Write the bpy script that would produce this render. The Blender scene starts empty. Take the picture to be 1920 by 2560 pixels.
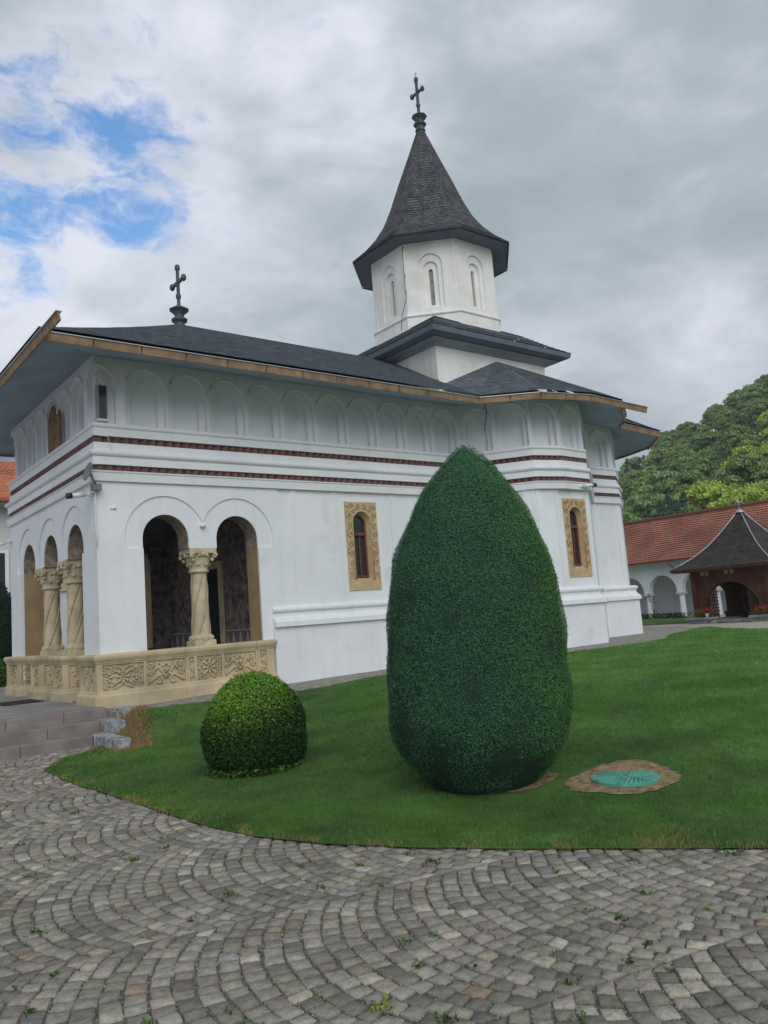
import bpy, bmesh, math, random
import numpy as np
from mathutils import Vector, Matrix, geometry
random.seed(7); rng = np.random.default_rng(11)
scn = bpy.context.scene
COL = scn.collection
R_ = math.radians
PI = math.pi

# ------------------------------------------------------------------ camera
yaw, pitch, roll, F = 0.902783783, 0.129056782, -0.0752061626, 1986.37661
cy, sy = math.cos(yaw), math.sin(yaw)
fwd = Vector((cy*math.cos(pitch), sy*math.cos(pitch), math.sin(pitch)))
right = Vector((sy, -cy, 0)); up = right.cross(fwd)
r2 = right*math.cos(roll)+up*math.sin(roll); u2 = -right*math.sin(roll)+up*math.cos(roll)
cam = bpy.data.cameras.new('camera'); co = bpy.data.objects.new('camera', cam); COL.objects.link(co)
M = Matrix((r2, u2, -fwd)).transposed().to_4x4(); M.translation = Vector((0, 0, 1.64)); co.matrix_world = M
cam.sensor_fit = 'VERTICAL'; cam.sensor_height = 36; cam.lens = F/2560*36; cam.clip_end = 3000; cam.clip_start = .05
scn.camera = co

def pixdir(x, y):
    q = r2*((x-960)/F) - u2*((y-1280)/F) + fwd
    return q.normalized()

# ------------------------------------------------------------------ world
SUN_AZ = R_(-112); SUN_EL = R_(35)        # direction TOWARDS the sun, azimuth from +X
w = bpy.data.worlds.new('World'); scn.world = w; w.use_nodes = True
nt = w.node_tree; nt.nodes.clear(); L = nt.links.new
def N(t, **k):
    n = nt.nodes.new(t)
    for a, b in k.items():
        if a.startswith('i'):
            n.inputs[int(a[1:])].default_value = b
        else: setattr(n, a, b)
    return n
def wmath(op, a, b=None, c=None, clamp=False):
    n = nt.nodes.new('ShaderNodeMath'); n.operation = op; n.use_clamp = clamp
    for i, v in enumerate((a, b, c)):
        if v is None: continue
        if isinstance(v, (int, float)): n.inputs[i].default_value = v
        else: L(v, n.inputs[i])
    return n.outputs[0]
out = N('ShaderNodeOutputWorld'); bg = N('ShaderNodeBackground'); bg.inputs[1].default_value = .1
sky = N('ShaderNodeTexSky'); sky.sky_type = 'NISHITA'; sky.sun_disc = False
sky.sun_elevation = SUN_EL; sky.sun_rotation = PI/2-SUN_AZ; sky.air_density = 1.6; sky.ozone_density = 2.2
tc = N('ShaderNodeTexCoord')
nrm = N('ShaderNodeVectorMath', operation='NORMALIZE'); L(tc.outputs['Generated'], nrm.inputs[0]); dirv = nrm.outputs[0]
def dist_to(v):
    n = N('ShaderNodeVectorMath', operation='DISTANCE'); L(dirv, n.inputs[0]); n.inputs[1].default_value = v; return n.outputs['Value']
def blob(px, py, rad, soft=1.0):     # 1 at the direction of that spot of sky, 0 at distance rad
    d = dist_to(pixdir(px, py)); return wmath('SUBTRACT', 1.0, wmath('DIVIDE', d, rad), clamp=True)
mp = N('ShaderNodeMapping'); L(dirv, mp.inputs[0]); mp.inputs['Scale'].default_value = (1, 1, 1.9)
def noise(scale, detail, rough, dist=0.0, off=0.0):
    n = N('ShaderNodeTexNoise'); n.noise_dimensions = '4D'; n.inputs['W'].default_value = off
    L(mp.outputs[0], n.inputs['Vector']); n.inputs['Scale'].default_value = scale; n.inputs['Detail'].default_value = detail
    n.inputs['Roughness'].default_value = rough; n.inputs['Distortion'].default_value = dist; return n.outputs[0]
nbig = noise(2.6, 4, .5, .3, 2.1); nmid = noise(6.0, 9, .56, .5, 5.3); nfine = noise(15, 10, .66, .4, 1.7)
# blue gap
gap = wmath('MAXIMUM', wmath('MAXIMUM', blob(330, 360, .13), blob(330, 520, .12)), wmath('MAXIMUM', blob(50, 330, .12), blob(40, 520, .14)))
near = wmath('MULTIPLY', blob(220, 420, .42), 6.0, clamp=True)
gap = wmath('MAXIMUM', gap, wmath('MULTIPLY', blob(190, 190, .10), .55))
gap = wmath('MAXIMUM', gap, wmath('MULTIPLY', blob(40, 330, .12), .55))
gap = wmath('ADD', gap, wmath('MULTIPLY', wmath('SUBTRACT', nmid, .5), 1.5))
gap = wmath('ADD', gap, wmath('MULTIPLY', wmath('SUBTRACT', nfine, .5), 2.7))
gm = N('ShaderNodeMapRange'); gm.interpolation_type = 'SMOOTHSTEP'; L(wmath('MULTIPLY', gap, near), gm.inputs[0])
gm.inputs[1].default_value = .32; gm.inputs[2].default_value = 1.15
# cloud brightness
b = wmath('MULTIPLY', wmath('SUBTRACT', nbig, .5), 1.3)
b = wmath('ADD', b, wmath('MULTIPLY', wmath('SUBTRACT', nmid, .5), 1.35))
b = wmath('ADD', b, wmath('MULTIPLY', wmath('SUBTRACT', nfine, .5), .45))
b = wmath('ADD', b, .365)
for px, py, rad, wt in ((100, 800, .34, .46), (420, 250, .26, .10), (700, 470, .25, .16), (900, 20, .30, .2), (1500, 880, .20, .50),
                        (1850, 760, .16, .18), (0, 150, .2, .1), (1700, 600, .34, -.12), (1380, 560, .25, -.10), (1880, 130, .3, .14), (1850, 950, .22, .20), (1150, 250, .22, .10)):
    b = wmath('ADD', b, wmath('MULTIPLY', blob(px, py, rad), wt))
cr = N('ShaderNodeValToRGB'); L(b, cr.inputs[0])
e = cr.color_ramp.elements
e[0].position = .05; e[0].color = (.36, .43, .475, 1)
e[1].position = 1.0; e[1].color = (.84, .87, .97, 1)
x = e.new(.4); x.color = (.445, .51, .565, 1)
x = e.new(.68); x.color = (.62, .665, .75, 1)
sc10 = N('ShaderNodeVectorMath', operation='SCALE'); L(cr.outputs[0], sc10.inputs[0]); sc10.inputs['Scale'].default_value = 6.6
skm = N('ShaderNodeMix', data_type='RGBA', blend_type='MULTIPLY'); skm.inputs[0].default_value = 1
L(sky.outputs[0], skm.inputs[6]); skm.inputs[7].default_value = (.62, .92, 1.25, 1)
mx = N('ShaderNodeMix', data_type='RGBA'); L(gm.outputs[0], mx.inputs[0]); L(sc10.outputs[0], mx.inputs[6]); L(skm.outputs[2], mx.inputs[7])
L(mx.outputs[2], bg.inputs[0]); L(bg.outputs[0], out.inputs[0])

# ------------------------------------------------------------------ sun + exposure
sun = bpy.data.lights.new('sun', 'SUN'); sun.energy = 1.15; sun.angle = R_(52); sun.color = (1, .965, .91)
so = bpy.data.objects.new('sun', sun); COL.objects.link(so)
sd = Vector((math.cos(SUN_EL)*math.cos(SUN_AZ), math.cos(SUN_EL)*math.sin(SUN_AZ), math.sin(SUN_EL)))
so.rotation_euler = sd.to_track_quat('Z', 'Y').to_euler(); so.location = (0, 0, 40)
scn.view_settings.view_transform = 'Standard'; scn.view_settings.look = 'None'
scn.view_settings.exposure = 0.62; scn.view_settings.gamma = 1

# ------------------------------------------------------------------ materials
def mat(name, col, rough=.8, var=.15, vscale=3.0, bump=.0, bscale=30, col2=None, dscale=None, metal=0, spec=.3, attr=None, brick=None, wave=None, det=6, streak=None):
    m = bpy.data.materials.new(name); m.use_nodes = True
    t = m.node_tree; bs = t.nodes['Principled BSDF']; l = t.links.new
    bs.inputs['Roughness'].default_value = rough; bs.inputs['Metallic'].default_value = metal
    bs.inputs['Specular IOR Level'].default_value = spec
    tc = t.nodes.new('ShaderNodeTexCoord'); vec = tc.outputs['Object']
    n = t.nodes.new('ShaderNodeTexNoise'); n.inputs['Scale'].default_value = vscale; n.inputs['Detail'].default_value = det; n.inputs['Roughness'].default_value = .6
    l(vec, n.inputs['Vector'])
    cr = t.nodes.new('ShaderNodeValToRGB'); l(n.outputs[0], cr.inputs[0])
    c = Vector(col); c2 = Vector(col2) if col2 else c*(1+var)
    cr.color_ramp.elements[0].position = .32; cr.color_ramp.elements[1].position = .68
    cr.color_ramp.elements[0].color = (*(c*(1-var)), 1); cr.color_ramp.elements[1].color = (*c2, 1)
    colout = cr.outputs[0]
    def mul(a, bsock, fac=1.0, mode='MULTIPLY'):
        x = t.nodes.new('ShaderNodeMix'); x.data_type = 'RGBA'; x.blend_type = mode; x.inputs[0].default_value = fac
        l(a, x.inputs[6]); l(bsock, x.inputs[7]); return x.outputs[2]
    hgt = None
    if attr:
        a = t.nodes.new('ShaderNodeAttribute'); a.attribute_name = attr
        colout = mul(colout, a.outputs['Color'])
    if brick:
        br = t.nodes.new('ShaderNodeTexBrick'); uv = t.nodes.new('ShaderNodeUVMap'); l(uv.outputs[0], br.inputs['Vector'])
        bw, bh, mort, amt = brick
        br.inputs['Scale'].default_value = 1; br.inputs['Brick Width'].default_value = bw; br.inputs['Row Height'].default_value = bh
        br.inputs['Mortar Size'].default_value = mort; br.inputs['Color1'].default_value = (1+amt,)*3+(1,); br.inputs['Color2'].default_value = (1-amt,)*3+(1,)
        br.inputs['Mortar'].default_value = (.35, .35, .35, 1); br.inputs['Bias'].default_value = 0
        colout = mul(colout, br.outputs[0]); hgt = br.outputs['Fac']
    if dscale:
        n3 = t.nodes.new('ShaderNodeTexNoise'); n3.inputs['Scale'].default_value = dscale[0]; n3.inputs['Detail'].default_value = 8; l(vec, n3.inputs['Vector'])
        c3 = t.nodes.new('ShaderNodeValToRGB'); l(n3.outputs[0], c3.inputs[0])
        c3.color_ramp.elements[0].position = dscale[1]; c3.color_ramp.elements[1].position = dscale[2]
        c3.color_ramp.elements[0].color = (*dscale[3], 1); c3.color_ramp.elements[1].color = (1, 1, 1, 1)
        colout = mul(colout, c3.outputs[0])
    if streak:
        mpp = t.nodes.new('ShaderNodeMapping'); mpp.inputs['Scale'].default_value = (3.2, 3.2, .28); l(vec, mpp.inputs[0])
        n4 = t.nodes.new('ShaderNodeTexNoise'); n4.inputs['Scale'].default_value = 1.6; n4.inputs['Detail'].default_value = 9; n4.inputs['Roughness'].default_value = .7; l(mpp.outputs[0], n4.inputs['Vector'])
        c4 = t.nodes.new('ShaderNodeValToRGB'); l(n4.outputs[0], c4.inputs[0]); c4.color_ramp.elements[0].position = .28; c4.color_ramp.elements[1].position = .52
        c4.color_ramp.elements[0].color = (*streak, 1); c4.color_ramp.elements[1].color = (1, 1, 1, 1); colout = mul(colout, c4.outputs[0])
    l(colout, bs.inputs['Base Color'])
    if bump or hgt:
        b = t.nodes.new('ShaderNodeBump'); b.inputs['Strength'].default_value = bump or .3; b.inputs['Distance'].default_value = .02
        n2 = t.nodes.new('ShaderNodeTexNoise'); n2.inputs['Scale'].default_value = bscale; n2.inputs['Detail'].default_value = 5; l(vec, n2.inputs['Vector'])
        h = n2.outputs[0]
        if hgt:
            mm = t.nodes.new('ShaderNodeMath'); mm.operation = 'SUBTRACT'; l(h, mm.inputs[0]); l(hgt, mm.inputs[1]); h = mm.outputs[0]
        l(h, b.inputs['Height']); l(b.outputs[0], bs.inputs['Normal'])
    return m
PL = mat('white_plaster', (.745, .775, .83), .85, .05, .9, .12, 9, col2=(.80, .82, .865), dscale=(2.2, .25, .42, (.90, .89, .86)), streak=(.935, .935, .92))
PLT = mat('tower_plaster', (.80, .80, .79), .85, .06, 1.5, .2, 12, col2=(.86, .86, .85), dscale=(1.4, .3, .5, (.90, .88, .84)), streak=(.90, .885, .85))
STO = mat('ochre_stone', (.54, .43, .27), .85, .14, 2.2, .35, 40, col2=(.66, .54, .35), dscale=(1.3, .30, .60, (.68, .72, .78)))
STC = mat('column_stone', (.54, .455, .31), .85, .12, 5, .3, 50, col2=(.62, .53, .38), dscale=(3, .3, .5, (.75, .76, .76)))
OCH = mat('ochre_render', (.36, .245, .13), .9, .18, 2.0, .15, 20, col2=(.42, .30, .17))
FRM = mat('carved_window_stone', (.50, .37, .21), .85, .12, 6, .3, 60, col2=(.60, .46, .28))
SHI = mat('dark_shingle', (.24, .285, .355), .88, .25, 5, 1.0, 60, col2=(.37, .415, .485), brick=(.10, .11, .014, .42), dscale=(3.5, .3, .6, (.70, .74, .80)))
SPI = mat('spire_shingle', (.10, .112, .135), .8, .25, 3, .8, 60, col2=(.16, .17, .195), brick=(.095, .10, .014, .38), dscale=(2.5, .35, .55, (1.0, .86, .82)))
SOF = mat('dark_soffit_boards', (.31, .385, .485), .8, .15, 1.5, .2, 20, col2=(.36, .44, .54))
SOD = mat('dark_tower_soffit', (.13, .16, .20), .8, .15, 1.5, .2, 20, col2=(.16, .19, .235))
GWD = mat('grey_cornice_board', (.28, .31, .32), .7, .12, 6, .1, 20)
FAS = mat('larch_board', (.32, .20, .125), .7, .25, 5, .3, 40, col2=(.42, .28, .185), dscale=(2.6, .3, .6, (.62, .68, .74)))
MTL = mat('galvanised_strip', (.50, .52, .56), .4, .05, 5, metal=.6, spec=.5)
LEAD = mat('patina_metal', (.055, .095, .105), .6, .2, 10, .1, 30, metal=.3, col2=(.10, .15, .16))
TIL = mat('brown_glazed_brick', (.105, .048, .050), .55, .25, 8, .2, 40, col2=(.17, .085, .08), spec=.4)
WOD = mat('red_brown_wood', (.16, .055, .03), .6, .2, 8, .1, 40)
DWD = mat('dark_carved_wood', (.075, .030, .019), .65, .3, 5, .3, 30, col2=(.12, .052, .034))
GLS = mat('dark_window_glass', (.03, .036, .045), .08, .1, 2, spec=.7)
GLL = mat('milky_tower_glass', (.20, .20, .19), .3, .2, 6, spec=.5)
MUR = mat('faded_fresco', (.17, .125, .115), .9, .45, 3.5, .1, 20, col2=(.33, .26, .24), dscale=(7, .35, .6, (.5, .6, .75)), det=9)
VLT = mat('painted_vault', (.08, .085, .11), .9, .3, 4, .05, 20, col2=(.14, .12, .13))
PNT = mat('painted_arch_band', (.24, .18, .16), .9, .45, 11, .1, 20, col2=(.40, .34, .29), det=8)
DRP = mat('painted_drapery', (.13, .12, .125), .9, .1, 6, 0, 20, col2=(.19, .17, .17))
DRL = mat('painted_fold_line', (.42, .39, .37), .9, .1, 6)
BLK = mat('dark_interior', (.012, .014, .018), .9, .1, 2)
STP = mat('pinkish_step_stone', (.215, .18, .172), .75, .15, 2.5, .2, 60, col2=(.28, .245, .23), dscale=(2, .3, .5, (.82, .84, .86)))
TER = mat('grey_terrace_slab', (.22, .21, .215), .75, .12, 1.5, .1, 60, col2=(.31, .30, .305))
GRN = mat('grey_granite', (.25, .265, .28), .85, .35, 9, .6, 40, col2=(.44, .45, .46), dscale=(14, .3, .5, (.5, .52, .55)))
COB = mat('porphyry_sett', (.86, .86, .86), .8, .22, 22, .45, 70, col2=(1.12, 1.10, 1.08), attr='tint', dscale=(60, .28, .45, (.72, .70, .66)))
JNT = mat('gritty_joint', (.11, .105, .092), .95, .4, 45, .8, 120, col2=(.22, .21, .19), dscale=(1.2, .35, .6, (.7, .82, .55)))
PAV = mat('pale_paving', (.27, .255, .225), .9, .3, 7, .5, 25, col2=(.38, .36, .32), dscale=(14, .35, .5, (.62, .62, .62)))
GRV = mat('dusty_path', (.36, .34, .29), .95, .14, 4, .3, 40, col2=(.44, .41, .35))
SOIL = mat('lawn_soil', (.046, .106, .024), .95, .35, 1.3, .6, 60, col2=(.09, .185, .038), dscale=(9, .3, .55, (.75, .8, .7)))
BLD = mat('grass_blades', (.9, .9, .9), .6, .1, 2, attr='tint', col2=(1.1, 1.1, 1.1), spec=.2)
EAR = mat('bare_earth', (.24, .165, .09), .95, .3, 14, .9, 60, col2=(.44, .33, .18), dscale=(30, .35, .55, (.6, .62, .55)))
YEW = mat('yew_needles', (1, 1, 1), .6, .1, 2.0, attr='tint', spec=.25)
YIN = mat('yew_inner', (.012, .036, .022), .95, .2, 8)
LEF = mat('leaves', (1, 1, 1), .55, .1, 2.0, attr='tint', spec=.25)
BRK = mat('bark', (.06, .045, .035), .95, .3, 10, .4, 30)
FOR = mat('forest_floor', (.08, .14, .055), .95, .3, .2, .2, 4)
RTL = mat('red_clay_tiles', (.36, .135, .09), .8, .2, .7, .5, 30, col2=(.47, .19, .13), brick=(.15, .17, .012, .14), dscale=(.5, .3, .55, (.72, .74, .76)))
RTO = mat('new_orange_tiles', (.52, .19, .11), .75, .1, 2, .4, 30, brick=(.2, .16, .014, .1))
COP = mat('copper_gutter', (.36, .10, .06), .55, .1, 4, metal=.2)
TEAL = mat('teal_lid_plastic', (.08, .36, .30), .55, .10, 14, .2, 60, col2=(.13, .44, .37), dscale=(9, .35, .6, (.72, .72, .62)))
RUB = mat('rubber_mat', (.022, .024, .027), .9, .2, 20, .4, 80)
DSH = mat('grey_dish_metal', (.17, .18, .18), .55, .1, 5)
WPL = mat('white_plastic', (.72, .73, .73), .4, .03, 5, spec=.5)
BPL = mat('black_plastic', (.015, .015, .017), .4, .05, 5, spec=.5)
TAN = mat('aged_bracket', (.30, .25, .18), .8, .2, 9)
GRW = mat('shaded_grey_wall', (.55, .56, .57), .9, .05, 1)

# ------------------------------------------------------------------ object helpers
def org(o):
    v = Vector((0, 0, 0))
    while o is not None: v += o.location; o = o.parent
    return v
class MB:
    def __init__(s): s.v = []; s.f = []; s.uv = []; s.has = False; s.sm = []
    def face(s, pts, uv=None, smooth=False):
        i = len(s.v); s.v += [tuple(p) for p in pts]; s.f.append(tuple(range(i, i+len(pts))))
        s.uv.append(uv); s.sm.append(smooth)
        if uv: s.has = True
    def mesh(s, verts, faces, smooth=False):
        i = len(s.v); s.v += [tuple(p) for p in verts]
        for f in faces: s.f.append(tuple(a+i for a in f)); s.uv.append(None); s.sm.append(smooth)
    def box(s, a, b):
        x0, y0, z0 = a; x1, y1, z1 = b
        V = [(x0,y0,z0),(x1,y0,z0),(x1,y1,z0),(x0,y1,z0),(x0,y0,z1),(x1,y0,z1),(x1,y1,z1),(x0,y1,z1)]
        s.mesh(V, [(0,3,2,1),(4,5,6,7),(0,1,5,4),(1,2,6,5),(2,3,7,6),(3,0,4,7)])
    def bbox(s, a, b, c=.01):        # box with chamfered vertical and top edges
        x0, y0, z0 = a; x1, y1, z1 = b
        lo = [(x0+c,y0),(x1-c,y0),(x1,y0+c),(x1,y1-c),(x1-c,y1),(x0+c,y1),(x0,y1-c),(x0,y0+c)]
        ti = [(x0+c*1.5,y0+c),(x1-c*1.5,y0+c),(x1-c,y0+c*1.5),(x1-c,y1-c*1.5),(x1-c*1.5,y1-c),(x0+c*1.5,y1-c),(x0+c,y1-c*1.5),(x0+c,y0+c*1.5)]
        V = [(p[0],p[1],z0) for p in lo]+[(p[0],p[1],z1-c) for p in lo]+[(p[0],p[1],z1) for p in ti]
        Fc = [tuple(range(7,-1,-1)), tuple(range(16,24))]
        for k in range(8):
            j = (k+1) % 8; Fc += [(k, j, 8+j, 8+k), (8+k, 8+j, 16+j, 16+k)]
        s.mesh(V, Fc)
    def obox(s, c, u, v, wv, hu, hv, hw):  # oriented box
        c = Vector(c); u = Vector(u).normalized(); v = Vector(v).normalized(); wv = Vector(wv).normalized()
        V = [c+u*a*hu+v*b_*hv+wv*d*hw for d in (-1, 1) for a, b_ in ((-1,-1),(1,-1),(1,1),(-1,1))]
        s.mesh(V, [(0,3,2,1),(4,5,6,7),(0,1,5,4),(1,2,6,5),(2,3,7,6),(3,0,4,7)])
    def lathe(s, c, prof, n=24, fn=None, smooth=True, cap=True, axis=None):
        V = []; c = Vector(c)
        for r, z in prof:
            for k in range(n):
                a = 2*PI*k/n; rr = r*(fn(a, z) if fn else 1)
                p = Vector((rr*math.cos(a), rr*math.sin(a), z))
                if axis is not None: p = axis @ p
                V.append(c+p)
        Fc = [(i*n+k, i*n+(k+1) % n, (i+1)*n+(k+1) % n, (i+1)*n+k) for i in range(len(prof)-1) for k in range(n)]
        s.mesh(V, Fc, smooth)
        if cap:
            s.mesh([V[k] for k in range(n)], [tuple(range(n-1, -1, -1))]); s.mesh(V[-n:], [tuple(range(n))])
    def tube(s, pts, r, n=6, smooth=True, cap=True):
        pts = [Vector(p) for p in pts]; V = []; m = len(pts)
        for i, p in enumerate(pts):
            t = (pts[min(i+1, m-1)]-pts[max(i-1, 0)]).normalized()
            a = Vector((0, 0, 1)) if abs(t.z) < .9 else Vector((1, 0, 0))
            u = t.cross(a).normalized(); v = u.cross(t)
            rr = r[i] if isinstance(r, (list, tuple)) else r
            V += [p+u*rr*math.cos(2*PI*k/n)+v*rr*math.sin(2*PI*k/n) for k in range(n)]
        Fc = [(i*n+k, (i+1)*n+k, (i+1)*n+(k+1) % n, i*n+(k+1) % n) for i in range(m-1) for k in range(n)]
        s.mesh(V, Fc, smooth)
        if cap: s.mesh(V[:n], [tuple(range(n))]); s.mesh(V[-n:], [tuple(range(n-1, -1, -1))])
    def ball(s, c, r, n=8, sq=(1, 1, 1)):
        c = Vector(c); V = []; m = n//2+1
        for i in range(m):
            th = PI*i/(m-1)
            for k in range(n):
                a = 2*PI*k/n; V.append((c.x+r*sq[0]*math.sin(th)*math.cos(a), c.y+r*sq[1]*math.sin(th)*math.sin(a), c.z+r*sq[2]*math.cos(th)))
        s.mesh(V, [(i*n+k, (i+1)*n+k, (i+1)*n+(k+1) % n, i*n+(k+1) % n) for i in range(m-1) for k in range(n)], True)
    def build(s, name, m, parent=None, recalc=True):
        me = bpy.data.meshes.new(name); o = Vector((0, 0, 0)) if parent is None else org(parent)
        me.from_pydata([(a-o.x, b_-o.y, c-o.z) for a, b_, c in s.v], [], s.f)
        if s.has:
            ul = me.uv_layers.new(name='UVMap'); i = 0
            for f, uv in zip(s.f, s.uv):
                for k in range(len(f)):
                    if uv: ul.data[i].uv = uv[k]
                    i += 1
        me.polygons.foreach_set('use_smooth', s.sm)
        me.materials.append(m); me.update()
        if recalc:
            bm = bmesh.new(); bm.from_mesh(me); bmesh.ops.remove_doubles(bm, verts=bm.verts, dist=.00005)
            bmesh.ops.recalc_face_normals(bm, faces=bm.faces); bm.to_mesh(me); bm.free()
        ob = bpy.data.objects.new(name, me); COL.objects.link(ob)
        if parent is not None: ob.parent = parent
        return ob
def tag(o, label=None, cat=None, group=None, kind=None):
    for k, v in (('label', label), ('category', cat), ('group', group), ('kind', kind)):
        if v: o[k] = v
    return o
def thing(name, label, cat, loc=(0, 0, 0), group=None):
    o = bpy.data.objects.new(name, None); COL.objects.link(o); o.location = loc; o.empty_display_size = .3
    return tag(o, label, cat, group)
def npmesh(name, verts, faces, m, parent=None, tint=None, n=3):
    """fast mesh: verts (V,3), faces (F,n), tint per face (F,3)"""
    o = Vector((0, 0, 0)) if parent is None else org(parent)
    verts = np.asarray(verts, np.float32)-np.array(o, np.float32)
    me = bpy.data.meshes.new(name); me.vertices.add(len(verts)); me.vertices.foreach_set('co', verts.ravel())
    nf = len(faces); me.loops.add(nf*n); me.loops.foreach_set('vertex_index', np.asarray(faces, np.int32).ravel())
    me.polygons.add(nf); me.polygons.foreach_set('loop_start', np.arange(0, nf*n, n, dtype=np.int32))
    me.update(calc_edges=True)
    if tint is not None:
        a = me.attributes.new('tint', 'FLOAT_COLOR', 'FACE'); c = np.ones((nf, 4), np.float32); c[:, :3] = tint; a.data.foreach_set('color', c.ravel())
    me.materials.append(m); me.validate()
    ob = bpy.data.objects.new(name, me); COL.objects.link(ob)
    if parent is not None: ob.parent = parent
    return ob
def leaves(P, Nn, size, asp=.45, jitter=.9, tri=False):
    """leaf quads (or triangles) at points P with normals Nn"""
    n = len(P); Nn = Nn+rng.normal(0, jitter*.5, (n, 3)); Nn /= np.linalg.norm(Nn, axis=1)[:, None]+1e-9
    t = rng.normal(0, 1, (n, 3)); t -= (t*Nn).sum(1)[:, None]*Nn; t /= np.linalg.norm(t, axis=1)[:, None]+1e-9
    bt = np.cross(Nn, t); s = (size*(rng.uniform(.6, 1.3, n)))[:, None]
    if tri:
        V = np.stack([P-bt*s*asp, P+bt*s*asp, P+t*s*1.4], 1); return V.reshape(-1, 3), np.arange(n*3).reshape(n, 3)
    V = np.stack([P-t*s*.5, P+bt*s*asp, P+t*s, P-bt*s*asp], 1); return V.reshape(-1, 3), np.arange(n*4).reshape(n, 4)

def sdir(P0, P1):
    d = Vector((P1[0]-P0[0], P1[1]-P0[1])); l = d.length; d /= l
    return d, Vector((d.y, -d.x)), l       # direction, outward normal (right-hand side), length
def arch(cx, r, z0, zs, n=16, left=None, right=None):
    """loop: bottom left, bottom right, up, arc back to the left"""
    P = [(cx-r, z0), (cx+r, z0)]
    P += [(cx+r*math.cos(PI*k/n), zs+r*math.sin(PI*k/n)) for k in range(n+1)]
    return P
def slab(mb, P0, P1, outline, holes, off, thick, rim=None):
    d, n, l = sdir(P0, P1)
    def to(s, z, o): return (P0[0]+d.x*s+n.x*o, P0[1]+d.y*s+n.y*o, z)
    loops = [outline]+list(holes); flat = [p for lp in loops for p in lp]
    tris = geometry.tessellate_polygon([[Vector((p[0], p[1], 0)) for p in lp] for lp in loops])
    mb.mesh([to(*p, off) for p in flat], [tuple(t) for t in tris]); mb.mesh([to(*p, off-thick) for p in flat], [tuple(t) for t in tris])
    for lp in loops:
        for i in range(len(lp)):
            a, b_ = lp[i], lp[(i+1) % len(lp)]
            if lp is outline and rim is not None and not (rim and rim(a, b_)): continue
            mb.mesh([to(*a, off), to(*b_, off), to(*b_, off-thick), to(*a, off-thick)], [(0, 1, 2, 3)])
def offpoly(pts, p, closed):
    n = len(pts); O = []
    for i in range(n):
        ns = []
        if closed or i > 0: ns.append(sdir(pts[i-1], pts[i])[1])
        if closed or i < n-1: ns.append(sdir(pts[i], pts[(i+1) % n])[1])
        if len(ns) == 2:
            m = (ns[0]+ns[1]); k = p/(1+ns[0].dot(ns[1])+1e-6) if ns[0].dot(ns[1]) > -.95 else 0
            O.append((pts[i][0]+m.x*k, pts[i][1]+m.y*k))
        else: O.append((pts[i][0]+ns[0].x*p, pts[i][1]+ns[0].y*p))
    return O
def sweep(mb, pts, prof, closed=False, smooth=False, caps=True):
    rings = [[(x, y, z) for x, y in offpoly(pts, p, closed)] for z, p in prof]
    n = len(pts); m = n if closed else n-1
    for j in range(len(prof)-1):
        for i in range(m):
            k = (i+1) % n; mb.mesh([rings[j][i], rings[j][k], rings[j+1][k], rings[j+1][i]], [(0, 1, 2, 3)], smooth)
    if caps and not closed:
        mb.mesh([r[0] for r in rings], [tuple(range(len(rings)))]); mb.mesh([r[-1] for r in rings], [tuple(range(len(rings)))])
def lerp(a, b_, t): return tuple(a[i]+(b_[i]-a[i])*t for i in range(len(a)))

YC = 17.08
def mir(P): return [(x, 2*YC-y) for x, y in reversed(P)]
# ------------------------------------------------------------------ terrain
EDGE = [(9.5,-3.4),(7.0,.2),(5.02,2.73),(4.21,3.77),(3.65,4.55),(3.30,5.19),(3.07,5.84),(2.97,6.45),(2.92,7.31),(2.90,8.46),(2.83,9.64),(2.86,11.0),(3.3,11.75),(3.98,12.3)]
EA = np.array(EDGE)
def edist(x, y):
    """signed distance into the lawn from the paved edge (numpy arrays)"""
    x = np.asarray(x, float); y = np.asarray(y, float); best = np.full(x.shape, 1e9); sg = np.ones(x.shape)
    for a, b_ in zip(EA[:-1], EA[1:]):
        d = b_-a; t = np.clip(((x-a[0])*d[0]+(y-a[1])*d[1])/(d@d), 0, 1)
        px, py = a[0]+d[0]*t, a[1]+d[1]*t; q = np.hypot(x-px, y-py); cr_ = d[0]*(y-a[1])-d[1]*(x-a[0])
        m = q < best; best = np.where(m, q, best); sg = np.where(m, np.where(cr_ < 0, 1, -1), sg)
    return best*sg
def S(t): t = np.clip(t, 0, 1); return t*t*(3-2*t)
def TZ(x, y):
    x = np.asarray(x, float); y = np.asarray(y, float); d = edist(x, y)
    h = .46*S(np.maximum(d, 0)/5.6)**1.5
    h = np.maximum(h, .44*S((y-11.6)/1.3)*S((x-4.0)/.9))
    h = h+.10*S((x-9)/7)
    h = h*np.where(x < 2.5, 0, 1)
    return h
def tz(x, y): return float(TZ(x, y))
def heightgrid(name, xs, ys, fz, m, kind='structure'):
    X, Y = np.meshgrid(xs, ys); Z = fz(X, Y); V = np.stack([X, Y, Z], -1).reshape(-1, 3); nx = len(xs); ny = len(ys)
    i = np.arange(nx-1)[None, :]+np.arange(ny-1)[:, None]*nx; i = i.ravel()
    Fq = np.stack([i, i+1, i+1+nx, i+nx], 1); o = npmesh(name, V, Fq, m, n=4); tag(o, kind=kind); return o
LAWN = EDGE+[(4.12,12.62),(4.9,12.78),(6.2,12.72),(7.65,12.62),(9.05,12.72),(11.5,12.72),(12.9,12.55),(13.6,11.6),(14.8,11.25),(15.9,11.15),(17.4,11.35),(19.0,12.3),(20.5,12.75),(22.0,13.35),(22.6,13.45),(22.6,13.2),(21.6,12.2),(20.6,10.9),(20.3,9.6),(21.5,7),(24,3),(27,-2),(27,-8),(16,-12)]
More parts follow.
